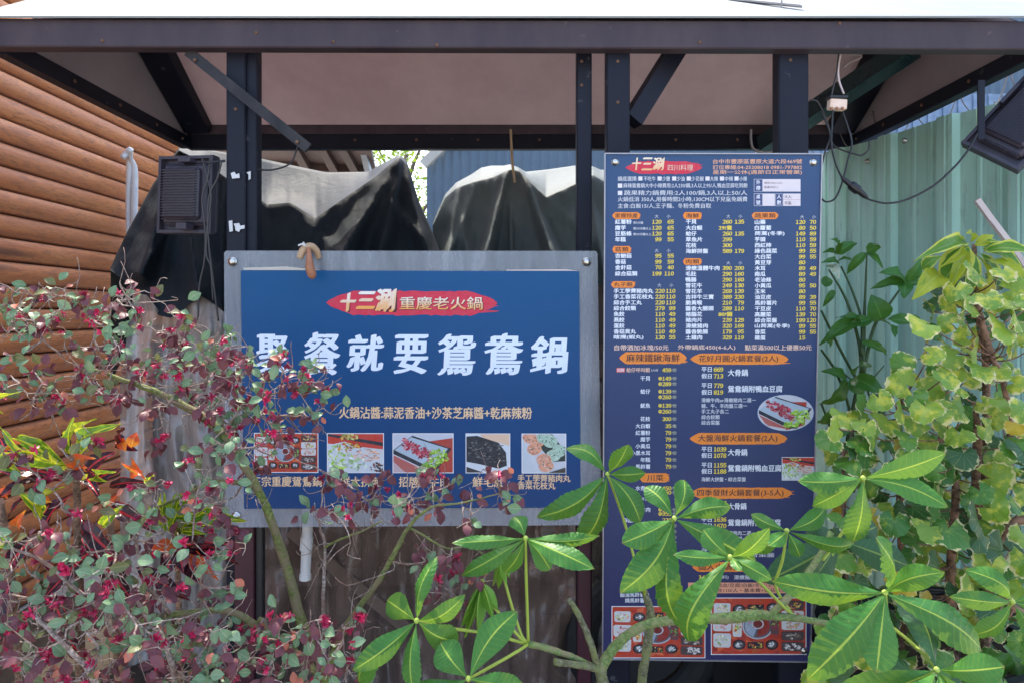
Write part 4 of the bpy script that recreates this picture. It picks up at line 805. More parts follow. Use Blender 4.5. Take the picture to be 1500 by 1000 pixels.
cable([(1432, 196), (1422, 214), (1411, 230), (1395, 248), (1368, 272), (1330, 292), (1300, 298), (1278, 294), (1268, 290)], 2.22, .0034, 'black cable drooping from the right floodlight to its connector', M_black)
cn = thing('cable_connector', 'black waterproof cable connector hanging beside the menu board', 'connector', P(1252, 276, 2.22))
lathe_between(P(1233, 260, 2.22), P(1247, 272, 2.22), [(.005, 0), (.008, .3), (.009, 1)], 10).build('sleeve', M_black, cn, smooth=True)
lathe_between(P(1246, 271, 2.22), P(1258, 280, 2.22), [(.0135, 0), (.0155, .3), (.0155, .8), (.0135, 1)], 10).build('locking_ring', M_black, cn)
lathe_between(P(1257, 279, 2.22), P(1271, 291, 2.22), [(.011, 0), (.009, .6), (.0045, 1)], 10).build('sleeve', M_black, cn, smooth=True)
cable([(1234, 262), (1224, 240), (1218, 212), (1219, 180), (1220, 162)], 2.23, .003, 'black cable rising from the connector to the terminal block', M_black)
cable([(1203, 291, 2.26), (1211, 296), (1224, 290), (1234, 266), (1242, 235), (1248, 212), (1242, 186), (1234, 163)], 2.25, .003, 'black cable looping below the terminal block past the connector', M_black)
cable([(1203, 248, 2.28), (1208, 225), (1216, 200), (1210, 175), (1198, 150), (1186, 147)], 2.27, .0028, 'thin cable running down beside the menu board top corner')
cable([(1204, 165), (1214, 190), (1220, 212), (1236, 221), (1252, 226), (1262, 228), (1272, 220), (1273, 208)], 2.26, .0028, 'wavy black cable curling below the right eave', M_black)
cable([(1232, 74), (1228, 100), (1229, 118), (1236, 138)], 2.28, .0035, 'pinkish cable hanging from the ceiling to the terminal block, right strand', M_trunk)
cable([(1229, 74), (1226, 105), (1222, 122), (1218, 140)], 2.28, .003, 'dark cable hanging from the ceiling to the terminal block, left strand')
cable([(1232, 78), (1250, 80), (1262, 84), (1245, 92), (1236, 100)], 2.30, .003, 'short looped cable end just under the fascia', M_cablelt)
cable([(1100, 190, 2.7), (1100, 205, 2.7), (1104, 219, 2.7), (1120, 224, 2.7), (1136, 222, 2.7)], 2.7, .005, 'pale curved cable above the menu board right of centre', M_cablelt)
tb = thing('terminal_block', 'small cream terminal block dangling on cables under the ceiling', 'terminal block', P(1225, 153, 2.24))
MB().box(P(1226, 154, 2.24), (.056, .028, .034), Matrix.Rotation(R(4), 3, 'Y'), bev=.003).build('ceramic_body', M_block, tb)
for x in (1218, 1226, 1234): MB().box(P(x, 159, 2.222), (.008, .006, .008), bev=.001).build('clamp_screw', M_handle, tb)
MB().box(P(1226, 144, 2.24), (.06, .035, .010), bev=.002).build('cap', M_black, tb)
for pts, lb in (([(308, 232), (304, 262), (296, 290), (299, 322), (301, 350), (299, 385), (292, 420), (290, 470)], 'grey cable hanging down behind the left floodlight, outer one'), ([(325, 236), (318, 262), (307, 285), (304, 320), (306, 360), (311, 400), (316, 440), (320, 470)], 'grey cable hanging from the left post beside the floodlight'), ([(296, 233), (303, 258), (309, 290), (304, 330), (302, 372), (309, 392), (312, 440)], 'grey cable crossing the floodlight back, inner one')):
    cable(pts, 2.245, .0032, lb, M_cable)
cable([(376, 249, 2.26), (400, 249), (425, 240), (434, 221), (436, 214)], 2.24, .0028, 'thin wire from the left post to the strap end', M_black)
cable([(288, 238, 2.25), (310, 238), (330, 236, 2.25)], 2.24, .004, 'short black cable tying the left floodlight to its post', M_black)
tk = MB(); pa = [P(1431, 293, 2.42), P(1452, 322, 2.42), P(1475, 352, 2.43), P(1492, 376, 2.44), P(1507, 402, 2.45), P(1530, 450, 2.46)]
for a, b in zip(pa, pa[1:]): tk.beam(a, b+(b-a).normalized()*.002, .014, .020, up=(0, 0, 1))
tag(tk.build('cable_trunking', M_trunk), 'bent pinkish white plastic trunking strip in front of green fence', 'trunking')

# ------------------------------------------------ low clutter seen through the plants
def tyre(c, Rr, r, label, rot=0):
    t = thing('tyre', label, 'tyre', c); mb = MB(); n = 48; M = Matrix.Rotation(rot, 3, 'Z'); vs = []
    for i in range(n):
        a = 2*math.pi*i/n
        for k in range(12):
            b = 2*math.pi*k/12; q = Rr+r*math.cos(b)*(1 if math.cos(b) < 0 else .92+.05*(i % 2)); vs.append(V(c)+M @ V((q*math.cos(a), r*.8*math.sin(b), q*math.sin(a))))
    mb.add(vs, [(i*12+k, ((i+1) % n)*12+k, ((i+1) % n)*12+(k+1) % 12, i*12+(k+1) % 12) for i in range(n) for k in range(12)]).build('tread', M_rubber, t, smooth=False)
    MB().lathe(V(c), [(Rr-r*.9, -.03), (Rr-r*1.2, 0), (.05, 0), (.04, .03), (.0, .03)], 24, M @ Matrix.Rotation(R(90), 3, 'X')).build('rim', mat('rim_metal', (.25, .25, .26), .4, .8), t, smooth=True)
tyre((.50, 2.62, .30), .24, .06, 'black cart wheel standing under the menu board')
bx = thing('storage_bin', 'black plastic bin with banded rim below the menu board', 'bin', (.92, 2.75, 0))
MB().box((.92, 2.75, .24), (.34, .3, .47), bev=.02).build('body', M_black, bx)
MB().box((.92, 2.75, .485), (.37, .33, .02), bev=.008).build('lid', M_rubber, bx)
pt = thing('plant_pot', 'black round plant pot under the variegated shrub', 'plant pot', (1.28, 2.15, 0))
MB().lathe((1.28, 2.15, 0), [(.0, .01), (.22, .0), (.30, .50), (.32, .50), (.325, .56), (.30, .56), (.29, .50), (.0, .49)], 28).build('pot_body', M_black, pt, smooth=False)
MB().lathe((1.28, 2.15, .495), [(.288, 0), (.2, .01), (0, .02)], 20).build('soil', M_soil, pt)
hs = MB()
for k in range(4): hs.tube([P(1290, 868+k*4, 2.05), P(1350, 862+k*4, 2.0), P(1420, 868+k*5, 2.0), P(1520, 885+k*6, 2.05)], .009, 8, sub=5)
tag(hs.build('garden_hose', M_black, smooth=True), 'coiled black hoses lying across the pot behind the palmate leaves', 'hose')

# ------------------------------------------------ leaves
def leafmesh(name, m, prof, arch=.12, fold=.08, ripple=0., nrip=12, wav=0., nu=6, nv=14, curl=0., side=0., seed=0):
    mb = MB()
    def fn(u, v):
        w = prof(v)*.5; s = (u-.5)*2; x = s*w+side*math.sin(math.pi*v); z = arch*math.sin(math.pi*v)-fold*abs(s)*-1*w*2*0+fold*abs(s)*math.sin(math.pi*min(1, v*1.1))
        z -= ripple*math.cos((v*nrip-abs(s)*1.1)*2*math.pi)*abs(s)**.6*prof(v); z += wav*math.sin(v*17+seed+s*1.5)*abs(s)**2; z -= curl*abs(s)**2*.5
        return V((x, v, z))
    mb.grid(fn, nu, nv); o = mb.build(name, m, smooth=True); me = o.data; bpy.data.objects.remove(o); return me
def lm(base, tip, w, hint=(0, -1, .25), zs=1.):
    y = tip-base; L = y.length; y = y/L; h = V(hint); z = h-h.dot(y)*y
    if z.length < .05: z = y.orthogonal()
    z.normalize(); x = y.cross(z)
    return Matrix(((x.x*w, y.x*L, z.x*L*zs, base.x), (x.y*w, y.y*L, z.y*L*zs, base.y), (x.z*w, y.z*L, z.z*L*zs, base.z), (0, 0, 0, 1)))
ob = lambda v: (math.sin(math.pi*min(1, v**1.75))**.72 if 0 < v < 1 else 0)+.02*(1-v)
ob2 = lambda v: (math.sin(math.pi*v**1.35)**.85*(1 if v < .9 else 1) if 0 < v < 1 else 0)+.02*(1-v)
el = lambda v: (math.sin(math.pi*v**.95)**.9 if 0 < v < 1 else 0)+.01
la = lambda v: (math.sin(math.pi*v**.8)**1.15 if 0 < v < 1 else 0)+.02*(1-v)
L_ob = [leafmesh('leaflet_round', M_pach, ob, .10, -.04, .018, 13, .012, 10, 34, seed=k, side=.15*(k-.5)) for k in range(2)]
L_mid = [leafmesh('leaflet_long', M_pach, ob2, .10+.05*k, -.05, .016, 13, .012, 10, 34, seed=k, side=.18*(k-1)) for k in range(3)]
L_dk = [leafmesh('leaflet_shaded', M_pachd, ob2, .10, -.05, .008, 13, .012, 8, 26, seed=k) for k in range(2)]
L_yg = leafmesh('leaflet_young', m_leaf('young_leaf', (.10, .26, .03), (.15, .33, .04), (.35, .5, .08), 15, .05, .26, .25), la, .16, -.22, .016, 15, .01, 8, 30)

pz = thing('palmate_plant', 'low palm-leaved plant with bright green leaflets in front of the menu', 'plant', (.2, 1.55, 0))
def whorl(c, Yc, tips, petiole=None, dark=(), jit=.05, young=False):
    hub = P(c[0], c[1], Yc); r = random.Random(int(c[0]*7+c[1]))
    mb = MB(); 
    if petiole:
        pts = [hub]+[P(*p) for p in petiole]; mb.tube(pts, [.0026]+[.0034]*(len(pts)-1), 7, sub=6)
    mb.lathe(hub+V((0, .002, 0)), [(0, .006), (.004, .004), (.006, 0), (.004, -.004), (0, -.006)], 8)
    lf = mb.build('leaf', M_petiole, pz, smooth=True)
    for i, t in enumerate(tips):
        tx, ty, w = t[:3]; Yt = Yc+(t[3] if len(t) > 3 else r.uniform(-.09, .06)); tip = P(tx, ty, Yt)
        L = math.hypot(tx-c[0], ty-c[1]); wd = w*Yc/1000; kind = L/w
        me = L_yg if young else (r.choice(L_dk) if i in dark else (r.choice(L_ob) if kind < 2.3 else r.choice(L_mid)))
        d = (tip-hub).normalized(); hint = V((r.uniform(-.6, .6), -1, r.uniform(.0, .8)))
        st = hub+d*.004
        place(me, 'leaflet', lf, lm(st, tip, wd*.97, hint, r.uniform(.6, 1.7)))
whorl((890, 694), 1.55, [(829, 656, 30), (920, 650, 38), (946, 692, 24), (786, 757, 36), (845, 797, 42), (938, 764, 42)], [(915, 765, 1.6), (935, 840, 1.62), (944, 870, 1.6)])
whorl((988, 759), 1.38, [(945, 712, 36), (1002, 702, 34), (1071, 742, 32), (911, 795, 38), (908, 868, 50), (1008, 925, 44), (1108, 822, 42)], [(970, 800, 1.5), (948, 850, 1.55), (944, 872, 1.6)])
whorl((1070, 816), 1.30, [(1030, 775, 34), (986, 812, 24), (1128, 772, 30), (1085, 836, 16), (1131, 849, 26), (1009, 939, 52)], [(1100, 840, 1.4), (1150, 890, 1.5), (1165, 905, 1.5)])
whorl((1153, 777), 1.45, [(1100, 752, 22), (1209, 743, 28), (1251, 794, 24), (1090, 802, 28), (1126, 799, 22), (1172, 815, 24)], [(1146, 820, 1.47), (1137, 860, 1.5), (1165, 905, 1.52)])
whorl((1265, 700), 1.40, [(1168, 704, 34), (1190, 741, 32), (1249, 794, 48), (1389, 742, 36), (1386, 663, 38)], [(1258, 740, 1.5), (1220, 800, 1.55), (1205, 820, 1.55)])
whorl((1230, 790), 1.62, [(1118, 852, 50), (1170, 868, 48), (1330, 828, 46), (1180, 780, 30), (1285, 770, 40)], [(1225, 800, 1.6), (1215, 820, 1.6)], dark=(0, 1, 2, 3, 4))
whorl((1297, 868), 1.25, [(1130, 850, 46), (1283, 787, 48), (1384, 837, 36), (1181, 996, 62), (1284, 985, 60), (1438, 952, 60)], [(1300, 900, 1.3), (1310, 930, 1.4), (1290, 935, 1.5)])
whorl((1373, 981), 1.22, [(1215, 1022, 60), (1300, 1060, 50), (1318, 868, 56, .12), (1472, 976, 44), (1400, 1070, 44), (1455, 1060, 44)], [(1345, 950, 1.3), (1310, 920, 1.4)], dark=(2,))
whorl((1484, 881), 1.35, [(1412, 833, 34), (1390, 873, 28), (1416, 930, 36), (1502, 970, 48), (1545, 850, 40), (1550, 905, 40)], [(1460, 905, 1.4), (1400, 935, 1.45)])
whorl((770, 788), 1.40, [(752, 756, 30), (661, 795, 22), (676, 842, 28), (739, 838, 28), (806, 834, 32), (871, 833, 36), (878, 784, 20)], [(771, 850, 1.45), (774, 940, 1.5)])
whorl((610, 909), 1.32, [(641, 814, 26), (567, 878, 46), (682, 870, 28), (671, 938, 44), (516, 982, 36), (532, 1008, 36), (607, 1022, 32)], [(655, 919, 1.4), (720, 928, 1.45), (768, 942, 1.5)])
whorl((686, 994), 1.28, [(758, 894, 46), (645, 940, 48), (585, 1022, 44), (775, 1012, 34), (690, 1080, 40)], [(720, 975, 1.38), (760, 952, 1.46), (774, 942, 1.5)])
whorl((706, 851), 1.46, [(675, 922, 15), (680, 935, 17), (701, 931, 17), (723, 910, 15), (732, 896, 14)], [(722, 885, 1.47), (750, 920, 1.49), (770, 942, 1.5)], young=True)
whorl((734, 817), 1.50, [(722, 858, 10), (731, 863, 12), (742, 858, 11), (748, 848, 9)], [(742, 860, 1.5), (762, 925, 1.5), (772, 940, 1.5)], young=True)
SB = (880, 1010, 1.52)
def stem(pts, rad, m, nm='stem', sub=6, n=10, knob=0):
    mb = MB(); mb.tube([P(*p) for p in pts], [q*.84 for q in rad], n, sub=sub)
    for v in mb.v:
        k = nvec(v*60)*knob; v += k
    return mb.build(nm, m, pz, smooth=True)
stem([(884, 1500, 1.55), (884, 1120, 1.53), (882, 1000, 1.52), (876, 976, 1.52)], [.02, .019, .017, .013], M_gstem, 'trunk', knob=.003)
stem([(878, 982, 1.52), (892, 958, 1.52), (912, 935, 1.51), (945, 915, 1.5), (1000, 906, 1.5), (1060, 905, 1.5), (1105, 900, 1.5), (1150, 903, 1.5), (1205, 911, 1.5), (1290, 930, 1.5)], [.016, .014, .0125, .012, .012, .014, .014, .010, .008, .007], M_stem, knob=.002)
stem([(876, 978, 1.52), (868, 950, 1.5), (855, 915, 1.5), (843, 892, 1.5), (833, 877, 1.5)], [.010, .009, .008, .0075, .007], M_gstem, knob=.0015)
stem([(880, 980, 1.52), (860, 975, 1.5), (830, 971, 1.49), (812, 968, 1.48)], [.012, .010, .009, .009], M_gstem, knob=.0015)
stem([(872, 978, 1.52), (840, 962, 1.51), (805, 950, 1.5), (774, 942, 1.5)], [.010, .0085, .0085, .009], M_stem, knob=.002)
stem([(925, 1500, 1.6), (935, 1080, 1.62), (940, 1000, 1.6), (949, 940, 1.6), (953, 900, 1.6), (946, 872, 1.6), (940, 862, 1.6)], [.014, .014, .0135, .0125, .012, .010, .008], M_gstem, knob=.003)
stem([(1128, 900, 1.5), (1145, 884, 1.5), (1170, 857, 1.52), (1190, 830, 1.54), (1208, 800, 1.55), (1218, 778, 1.56)], [.009, .009, .009, .009, .008, .007], M_stem, knob=.002)

# ------------------------------------------------ fringe flower shrub, lower left
L_s = {k: [leafmesh('small_leaf', m, el, .10, .05+.03*j, 0, 6, .02, 4, 7, seed=j, side=.04*(j-1)) for j in range(3)] for k, m in (('g', M_lg), ('p', M_lp), ('r', M_lr), ('o', M_lo))}
def flowermesh(seed):
    r = random.Random(seed); mb = MB()
    for k in range(22):
        d = V((r.gauss(0, 1), r.gauss(0, 1)-.3, r.gauss(0, 1)-.2)).normalized(); s = d.orthogonal().normalized(); s = (Matrix.Rotation(r.random()*6.28, 3, d) @ s)*.10; L = r.uniform(.6, 1.0); b = V((r.gauss(0, .12), r.gauss(0, .12), r.gauss(0, .12))); g_ = V((0, 0, -.22))
        p = [b, b+d*L*.35, b+d*L*.7+g_*.3, b+d*L+g_]; vs = []
        for i, q in enumerate(p): w = s*(.8, 1.5, 1.7, .9)[i]; vs += [q-w, q+w]
        mb.add(vs, [(0, 1, 3, 2), (2, 3, 5, 4), (4, 5, 7, 6)])
    o = mb.build('flower', M_flower); me = o.data; bpy.data.objects.remove(o); return me
FLW = [flowermesh(s) for s in range(5)]
fs_ = thing('fringe_flower_shrub', 'sprawling twiggy shrub with purple and grey-green leaves and crimson flowers', 'shrub', (-.45, 1.55, 0))
r = random.Random(11); nodes = []
def branch(pts, rad, m=M_moss, n=8, nm='branch'):
    mb = MB(); mb.tube([P(*p) for p in pts], rad, n, sub=5); q = mb.v[::n]
    for v in mb.v: v += nvec(v*40)*.0022
    mb.build(nm, m, fs_, smooth=True)
    for v in q[::2]: nodes.append(v.copy())
branch([(490, 1500, 1.6), (488, 1150, 1.55), (478, 990, 1.5), (455, 945, 1.5), (440, 905, 1.5), (420, 830, 1.5), (395, 755, 1.48), (375, 710, 1.47), (360, 685, 1.46), (345, 668, 1.46)], [.016, .016, .014, .0125, .012, .011, .010, .0095, .009, .006], nm='trunk')
branch([(355, 680, 1.46), (335, 645, 1.48), (300, 612, 1.5), (262, 590, 1.5), (225, 572, 1.5), (180, 556, 1.5), (130, 540, 1.5)], [.008, .009, .009, .008, .007, .005, .004])
branch([(378, 715, 1.47), (350, 706, 1.48), (320, 704, 1.5), (295, 710, 1.5), (265, 728, 1.5), (230, 742, 1.5)], [.006, .0055, .0052, .0045, .0035, .0025])
branch([(478, 985, 1.5), (500, 930, 1.48), (525, 890, 1.46), (555, 850, 1.45), (580, 805, 1.44), (600, 770, 1.44), (632, 742, 1.44), (680, 735, 1.45), (735, 722, 1.46)], [.009, .0075, .007, .006, .0055, .004, .003, .0022, .0014])
branch([(475, 965, 1.5), (474, 870, 1.5), (476, 800, 1.5), (468, 775, 1.5)], [.005, .004, .0035, .0025], M_twig)
branch([(475, 801, 1.5), (500, 788, 1.48), (535, 775, 1.47), (560, 762, 1.46)], [.003, .0025, .002, .0014], M_moss)
branch([(470, 985, 1.5), (430, 955, 1.47), (395, 930, 1.45), (350, 900, 1.43), (310, 893, 1.42), (250, 900, 1.4), (180, 915, 1.38)], [.010, .010, .009, .008, .006, .005, .004])
branch([(395, 928, 1.45), (385, 910, 1.44), (378, 905, 1.44)], [.006, .005, .005])
branch([(250, 900, 1.4), (215, 850, 1.35), (200, 800, 1.33), (192, 760, 1.32)], [.004, .0035, .003, .002], M_twig)
branch([(180, 915, 1.38), (110, 860, 1.3), (60, 820, 1.28), (10, 800, 1.27)], [.004, .0035, .003, .002], M_twig)
branch([(250, 1100, 1.3), (255, 1000, 1.28), (240, 940, 1.27), (200, 880, 1.26)], [.007, .006, .005, .003], M_twig)
branch([(150, 1100, 1.2), (140, 1000, 1.2), (100, 950, 1.2), (50, 900, 1.2)], [.006, .005, .004, .003], M_twig)
branch([(600, 772, 1.44), (655, 802, 1.45), (690, 800, 1.46), (720, 822, 1.46)], [.003, .002, .0017, .0012], M_moss)
man = [(12, 436), (40, 425), (62, 430), (80, 424), (22, 462), (18, 480), (50, 470), (58, 482), (78, 470), (100, 490), (125, 455), (135, 462), (150, 450), (170, 440), (195, 422), (212, 424), (165, 498), (140, 512), (88, 522), (120, 537), (60, 547), (80, 560), (18, 552), (8, 570), (45, 590), (70, 592), (165, 522), (185, 535), (215, 542), (170, 575), (190, 582), (140, 572), (100, 590), (170, 497), (245, 485), (262, 463), (275, 476), (250, 502), (268, 508), (296, 515), (318, 500), (333, 494), (335, 512), (230, 530), (205, 550), (240, 541), (262, 535), (270, 560), (305, 540), (322, 547), (342, 535), (345, 560), (365, 532), (380, 545), (410, 522), (395, 555), (437, 541), (462, 532), (422, 562), (445, 562), (470, 567), (484, 580), (442, 602), (462, 602), (408, 632), (405, 640), (175, 600), (205, 612), (240, 597), (302, 582), (45, 612), (78, 600), (105, 612), (225, 600), (385, 575), (300, 560), (352, 590), (325, 610), (345, 640), (352, 655),
       (486, 690), (503, 702), (520, 716), (541, 732), (556, 716), (575, 742), (505, 744), (456, 745), (475, 752), (560, 690), (622, 702), (633, 716), (655, 702), (690, 722), (640, 690), (725, 692), (733, 720), (745, 726), (688, 762), (655, 815), (668, 836), (640, 856), (706, 842), (622, 822), (668, 888), (612, 800), (475, 700), (640, 740), (600, 735)]
pts = [(x+r.uniform(-3, 3), y+r.uniform(-3, 3), r.uniform(1.38, 1.58)) for x, y in man if not (x < 215 and y > 597)]
def scatter(poly, n, mind, Ya, Yb_):
    k = 0; out = []
    while len(out) < n and k < n*60:
        k += 1; x0, x1, y0, y1 = poly; x = r.uniform(x0, x1); y = r.uniform(y0, y1)
        if all(math.hypot(x-a, y-b) > mind for a, b, _ in out): out.append((x, y, r.uniform(Ya, Yb_)))
    return out
pts += scatter((-20, 240, 775, 1010), 70, 19, 1.1, 1.45)+scatter((200, 345, 700, 900), 24, 24, 1.25, 1.5)+scatter((230, 530, 905, 1010), 44, 18, 1.2, 1.45)+scatter((235, 340, 640, 740), 5, 26, 1.25, 1.45)+scatter((0, 230, 640, 760), 9, 30, 1.25, 1.32)+scatter((-15, 230, 415, 590), 16, 20, 1.35, 1.5)+scatter((250, 480, 520, 640), 14, 18, 1.38, 1.55)+scatter((300, 430, 590, 700), 8, 22, 1.4, 1.55)
P3 = [P(*p) for p in pts]
P3.sort(key=lambda p: min((p-q).length for q in nodes))
tw = MB()
def twig(a, b, r0, r1, k=4, jit=.14):
    d = b-a; L = d.length; q = [a]
    for i in range(1, k): q.append(a+d*(i/k)+V((r.gauss(0, 1), r.gauss(0, 1), r.gauss(0, 1)))*L*jit*.35+V((0, 0, -.06*L*math.sin(math.pi*i/k))))
    q.append(b); tw.tube(q, [r0+(r1-r0)*i/k for i in range(k+1)], 5, sub=2); return q
for p in P3:
    a = min(nodes, key=lambda q: (p-q).length); q = twig(a, p, .0024, .0011); nodes += q[1:]
    for _ in range(3):
        d = V((r.gauss(0, 1), r.gauss(0, .7), r.gauss(0, 1))).normalized(); L = r.uniform(.02, .055); s = r.choice(q[1:]); twig(s, s+d*L, .0011, .0006, 3, .3)
for _ in range(150):     # bare fine twigs
    s = r.choice(nodes); 
    if s.z < CZ-.7: continue
    d = V((r.gauss(.2, 1), r.gauss(0, .6), r.gauss(.3, .8))).normalized(); e_ = s+d*r.uniform(.06, .15); q = twig(s, e_, .0014, .0006, 4, .25)
    twig(q[2], q[2]+V((r.gauss(0, 1), 0, r.gauss(0, 1)))*.03, .0009, .0005, 2, .2)
tw.build('twigs', M_twig, fs_, smooth=True)['kind'] = 'stuff'
LV = []; FL = []
for i, p in enumerate(P3):
    px = 750+p.x/p.y*1000; onsign = px > 470
    pal = 'gggppo' if px < 300 else 'ggppp' if onsign else 'ggggpp'
    if r.random() < .25: pal = 'ppp'
    for _ in range(r.randint(4, 8)):
        d = V((r.gauss(0, 1), r.gauss(-.2, .6), r.gauss(-.15, .8))).normalized(); c = p+V((r.gauss(0, .012), r.gauss(0, .012), r.gauss(0, .010))); k = r.choice(pal)
        if k == 'p': d = (d+V((0, 0, -.9))).normalized()
        if r.random() < .045: k = 'r'
        L = r.uniform(.017, .032)*(1 if k != 'r' else .75); st = c+d*.004; LV.append((k, r.randint(0, 2), lm(st, st+d*L, L*r.uniform(.55, .75), (r.gauss(0, .5), -1, r.uniform(0, 1.3))), p.y))
    if r.random() < .62:
        for _ in range(r.randint(2, 4)): FL.append((p+V((r.gauss(0, .012), -.004+r.gauss(0, .008), r.gauss(-.004, .010))), r.uniform(.008, .014), r.randint(0, 4)))
LV.sort(key=lambda t: t[3]); rest = {'g': MB(), 'p': MB(), 'r': MB(), 'o': MB()}
keep = set(range(0, len(LV), max(1, len(LV)//300)))
order = sorted(range(len(LV)), key=lambda i: -LV[i][2].to_3x3().determinant()/LV[i][3]**3)[:290]; keep = set(order)
for i, (k, j, M, y) in enumerate(LV):
    if i in keep: place(L_s[k][j], 'leaf', fs_, M)
    else:
        me = L_s[k][j]; uv = [None]*len(me.vertices)
        for l in me.loops: uv[l.vertex_index] = tuple(me.uv_layers[0].data[l.index].uv)
        rest[k].add([M @ v.co for v in me.vertices], [tuple(f.vertices) for f in me.polygons], uv)
for k, b in rest.items():
    if b.v: b.build('leaves', {'g': M_lg, 'p': M_lp, 'r': M_lr, 'o': M_lo}[k], fs_, smooth=True)['kind'] = 'stuff'
for p, s, k in r.sample(FL, min(len(FL), 295)): place(FLW[k], 'flower', fs_, Matrix.Translation(p) @ Matrix.Rotation(r.random()*6.28, 4, 'Y') @ Matrix.Scale(s, 4))

# ------------------------------------------------ crotons
def plant(name, label, base, cat='plant'): return thing(name, label, cat, base)
CR = {'g': [leafmesh('croton_leaf', M_crg, la, .16, .10, .004, 10, .03, 6, 18, seed=k, side=.1*(k-.5)) for k in range(2)], 'y': [leafmesh('croton_leaf', M_cry, la, .2, .1, .004, 10, .04, 6, 18, seed=3)], 'd': [leafmesh('croton_leaf', M_crr, la, .14, .06, .004, 9, .03, 6, 18, seed=k) for k in range(2)], 's': [leafmesh('croton_leaf', M_crs, la, .2, .1, .004, 9, .03, 6, 14, seed=6)]}
cr = plant('croton_plant', 'croton with yellow-green and dark red leaves beside the log wall', P(120, 900, 1.75)); cr.location.z = 0
for pts in ([(115, 1500, 1.45), (118, 1000, 1.45), (112, 690, 1.42)], [(40, 1500, 1.5), (30, 1000, 1.5), (0, 730, 1.5)], [(180, 1500, 1.5), (175, 1000, 1.5), (160, 740, 1.5)]): MB().tube([P(*p) for p in pts], [.012, .010, .007], 7, sub=4).build('stem', M_brown, cr, smooth=True)
for k, b, t, w in (('g', (100, 680), (0, 625), 24), ('g', (98, 684), (15, 640), 20), ('y', (98, 686), (18, 675), 22), ('y', (95, 688), (70, 660), 14), ('y', (112, 665), (142, 612), 16), ('g', (120, 672), (178, 620), 24), ('g', (113, 668), (108, 610), 14), ('y', (5, 605), (28, 574), 12), ('s', (125, 690), (140, 670), 16), ('s', (128, 685), (126, 668), 14), ('s', (20, 660), (32, 648), 14), ('d', (100, 700), (-20, 686), 40), ('d', (95, 705), (-20, 740), 34), ('d', (120, 700), (172, 660), 40), ('d', (125, 710), (180, 685), 30), ('d', (160, 712), (222, 706), 22), ('d', (60, 720), (10, 760), 34), ('d', (200, 660), (182, 625), 26), ('s', (192, 655), (200, 632), 18), ('s', (185, 660), (176, 640), 14), ('d', (110, 720), (60, 790), 40), ('d', (150, 740), (230, 780), 34), ('s', (20, 720), (-10, 745), 16), ('d', (30, 700), (-30, 660), 30), ('s', (12, 730), (8, 712), 12), ('s', (28, 770), (38, 745), 16), ('d', (0, 640), (26, 690), 30), ('y', (120, 705), (128, 693), 10), ('g', (10, 800), (-20, 770), 30), ('g', (155, 705), (170, 690), 12), ('d', (120, 760), (190, 830), 36), ('d', (60, 780), (0, 850), 40), ('s', (190, 700), (210, 690), 16), ('s', (200, 695), (216, 704), 14), ('g', (215, 710), (228, 697), 14), ('d', (140, 800), (60, 880), 40), ('d', (130, 800), (210, 900), 38), ('d', (20, 850), (-20, 930), 40), ('d', (80, 870), (120, 960), 40), ('d', (200, 830), (280, 880), 34), ('g', (60, 760), (20, 715), 18), ('y', (65, 755), (95, 712), 14), ('g', (150, 770), (185, 735), 16), ('d', (112, 690), (60, 712), 24), ('d', (120, 695), (150, 735), 26), ('y', (30, 690), (62, 668), 13), ('g', (28, 692), (-8, 668), 18), ('s', (75, 735), (60, 710), 14), ('s', (160, 745), (175, 722), 13), ('g', (112, 676), (150, 640), 18)):
    Yc = 1.36+r.uniform(-.04, .04)+(.09 if k == 'd' else 0); me = r.choice(CR[k]); A = P(b[0], b[1], Yc); B = P(t[0], t[1], Yc+r.uniform(-.12, .04)); place(me, 'leaf', cr, lm(A, B, w*(.72 if k == 'd' else 1.0)*Yc/1000, (r.gauss(0, .4), -1, r.uniform(.3, 1.1))))
c2 = plant('croton_plant', 'smaller croton with narrow bright green leaves left of the sign corner', P(262, 900, 1.8)); c2.location.z = 0
MB().tube([P(262, 1500, 1.8), P(264, 1000, 1.8), P(258, 775, 1.8)], [.010, .009, .006], 7, sub=4).build('stem', M_brown, c2, smooth=True)
for k in range(26):
    a = R(r.uniform(15, 165)) if k < 20 else R(r.uniform(-20, 15)); L = r.uniform(34, 62); b = (258+r.uniform(-8, 8), 772+r.uniform(-12, 10)); t = (b[0]+L*math.cos(a), b[1]-L*math.sin(a))
    Yc = 1.78+r.uniform(-.06, .06); place(r.choice(CR['g']+CR['y']*(k % 3 == 0)), 'leaf', c2, lm(P(*b, Yc), P(*t, Yc+r.uniform(-.08, .05)), r.uniform(8, 13)*Yc/1000, (r.gauss(0, .5), -1, .5)))
for t, w in (((362, 762), 26), ((345, 770), 22)): place(CR['g'][0], 'leaf', c2, lm(P(280, 775, 1.76), P(*t, 1.68), w*1.74/1000, (0, -1, .8)))
for t, w, k in (((345, 820), 24, 'd'), ((325, 805), 26, 'd'), ((352, 826), 16, 'd'), ((300, 860), 30, 'd'), ((240, 850), 30, 'd'), ((322, 850), 20, 's'), ((205, 820), 22, 's'), ((355, 800), 22, 'd'), ((270, 840), 26, 'd')): place(CR[k][0], 'leaf', c2, lm(P(265, 800, 1.82), P(*t, 1.74), w*1.8/1000, (0, -1, .8)))

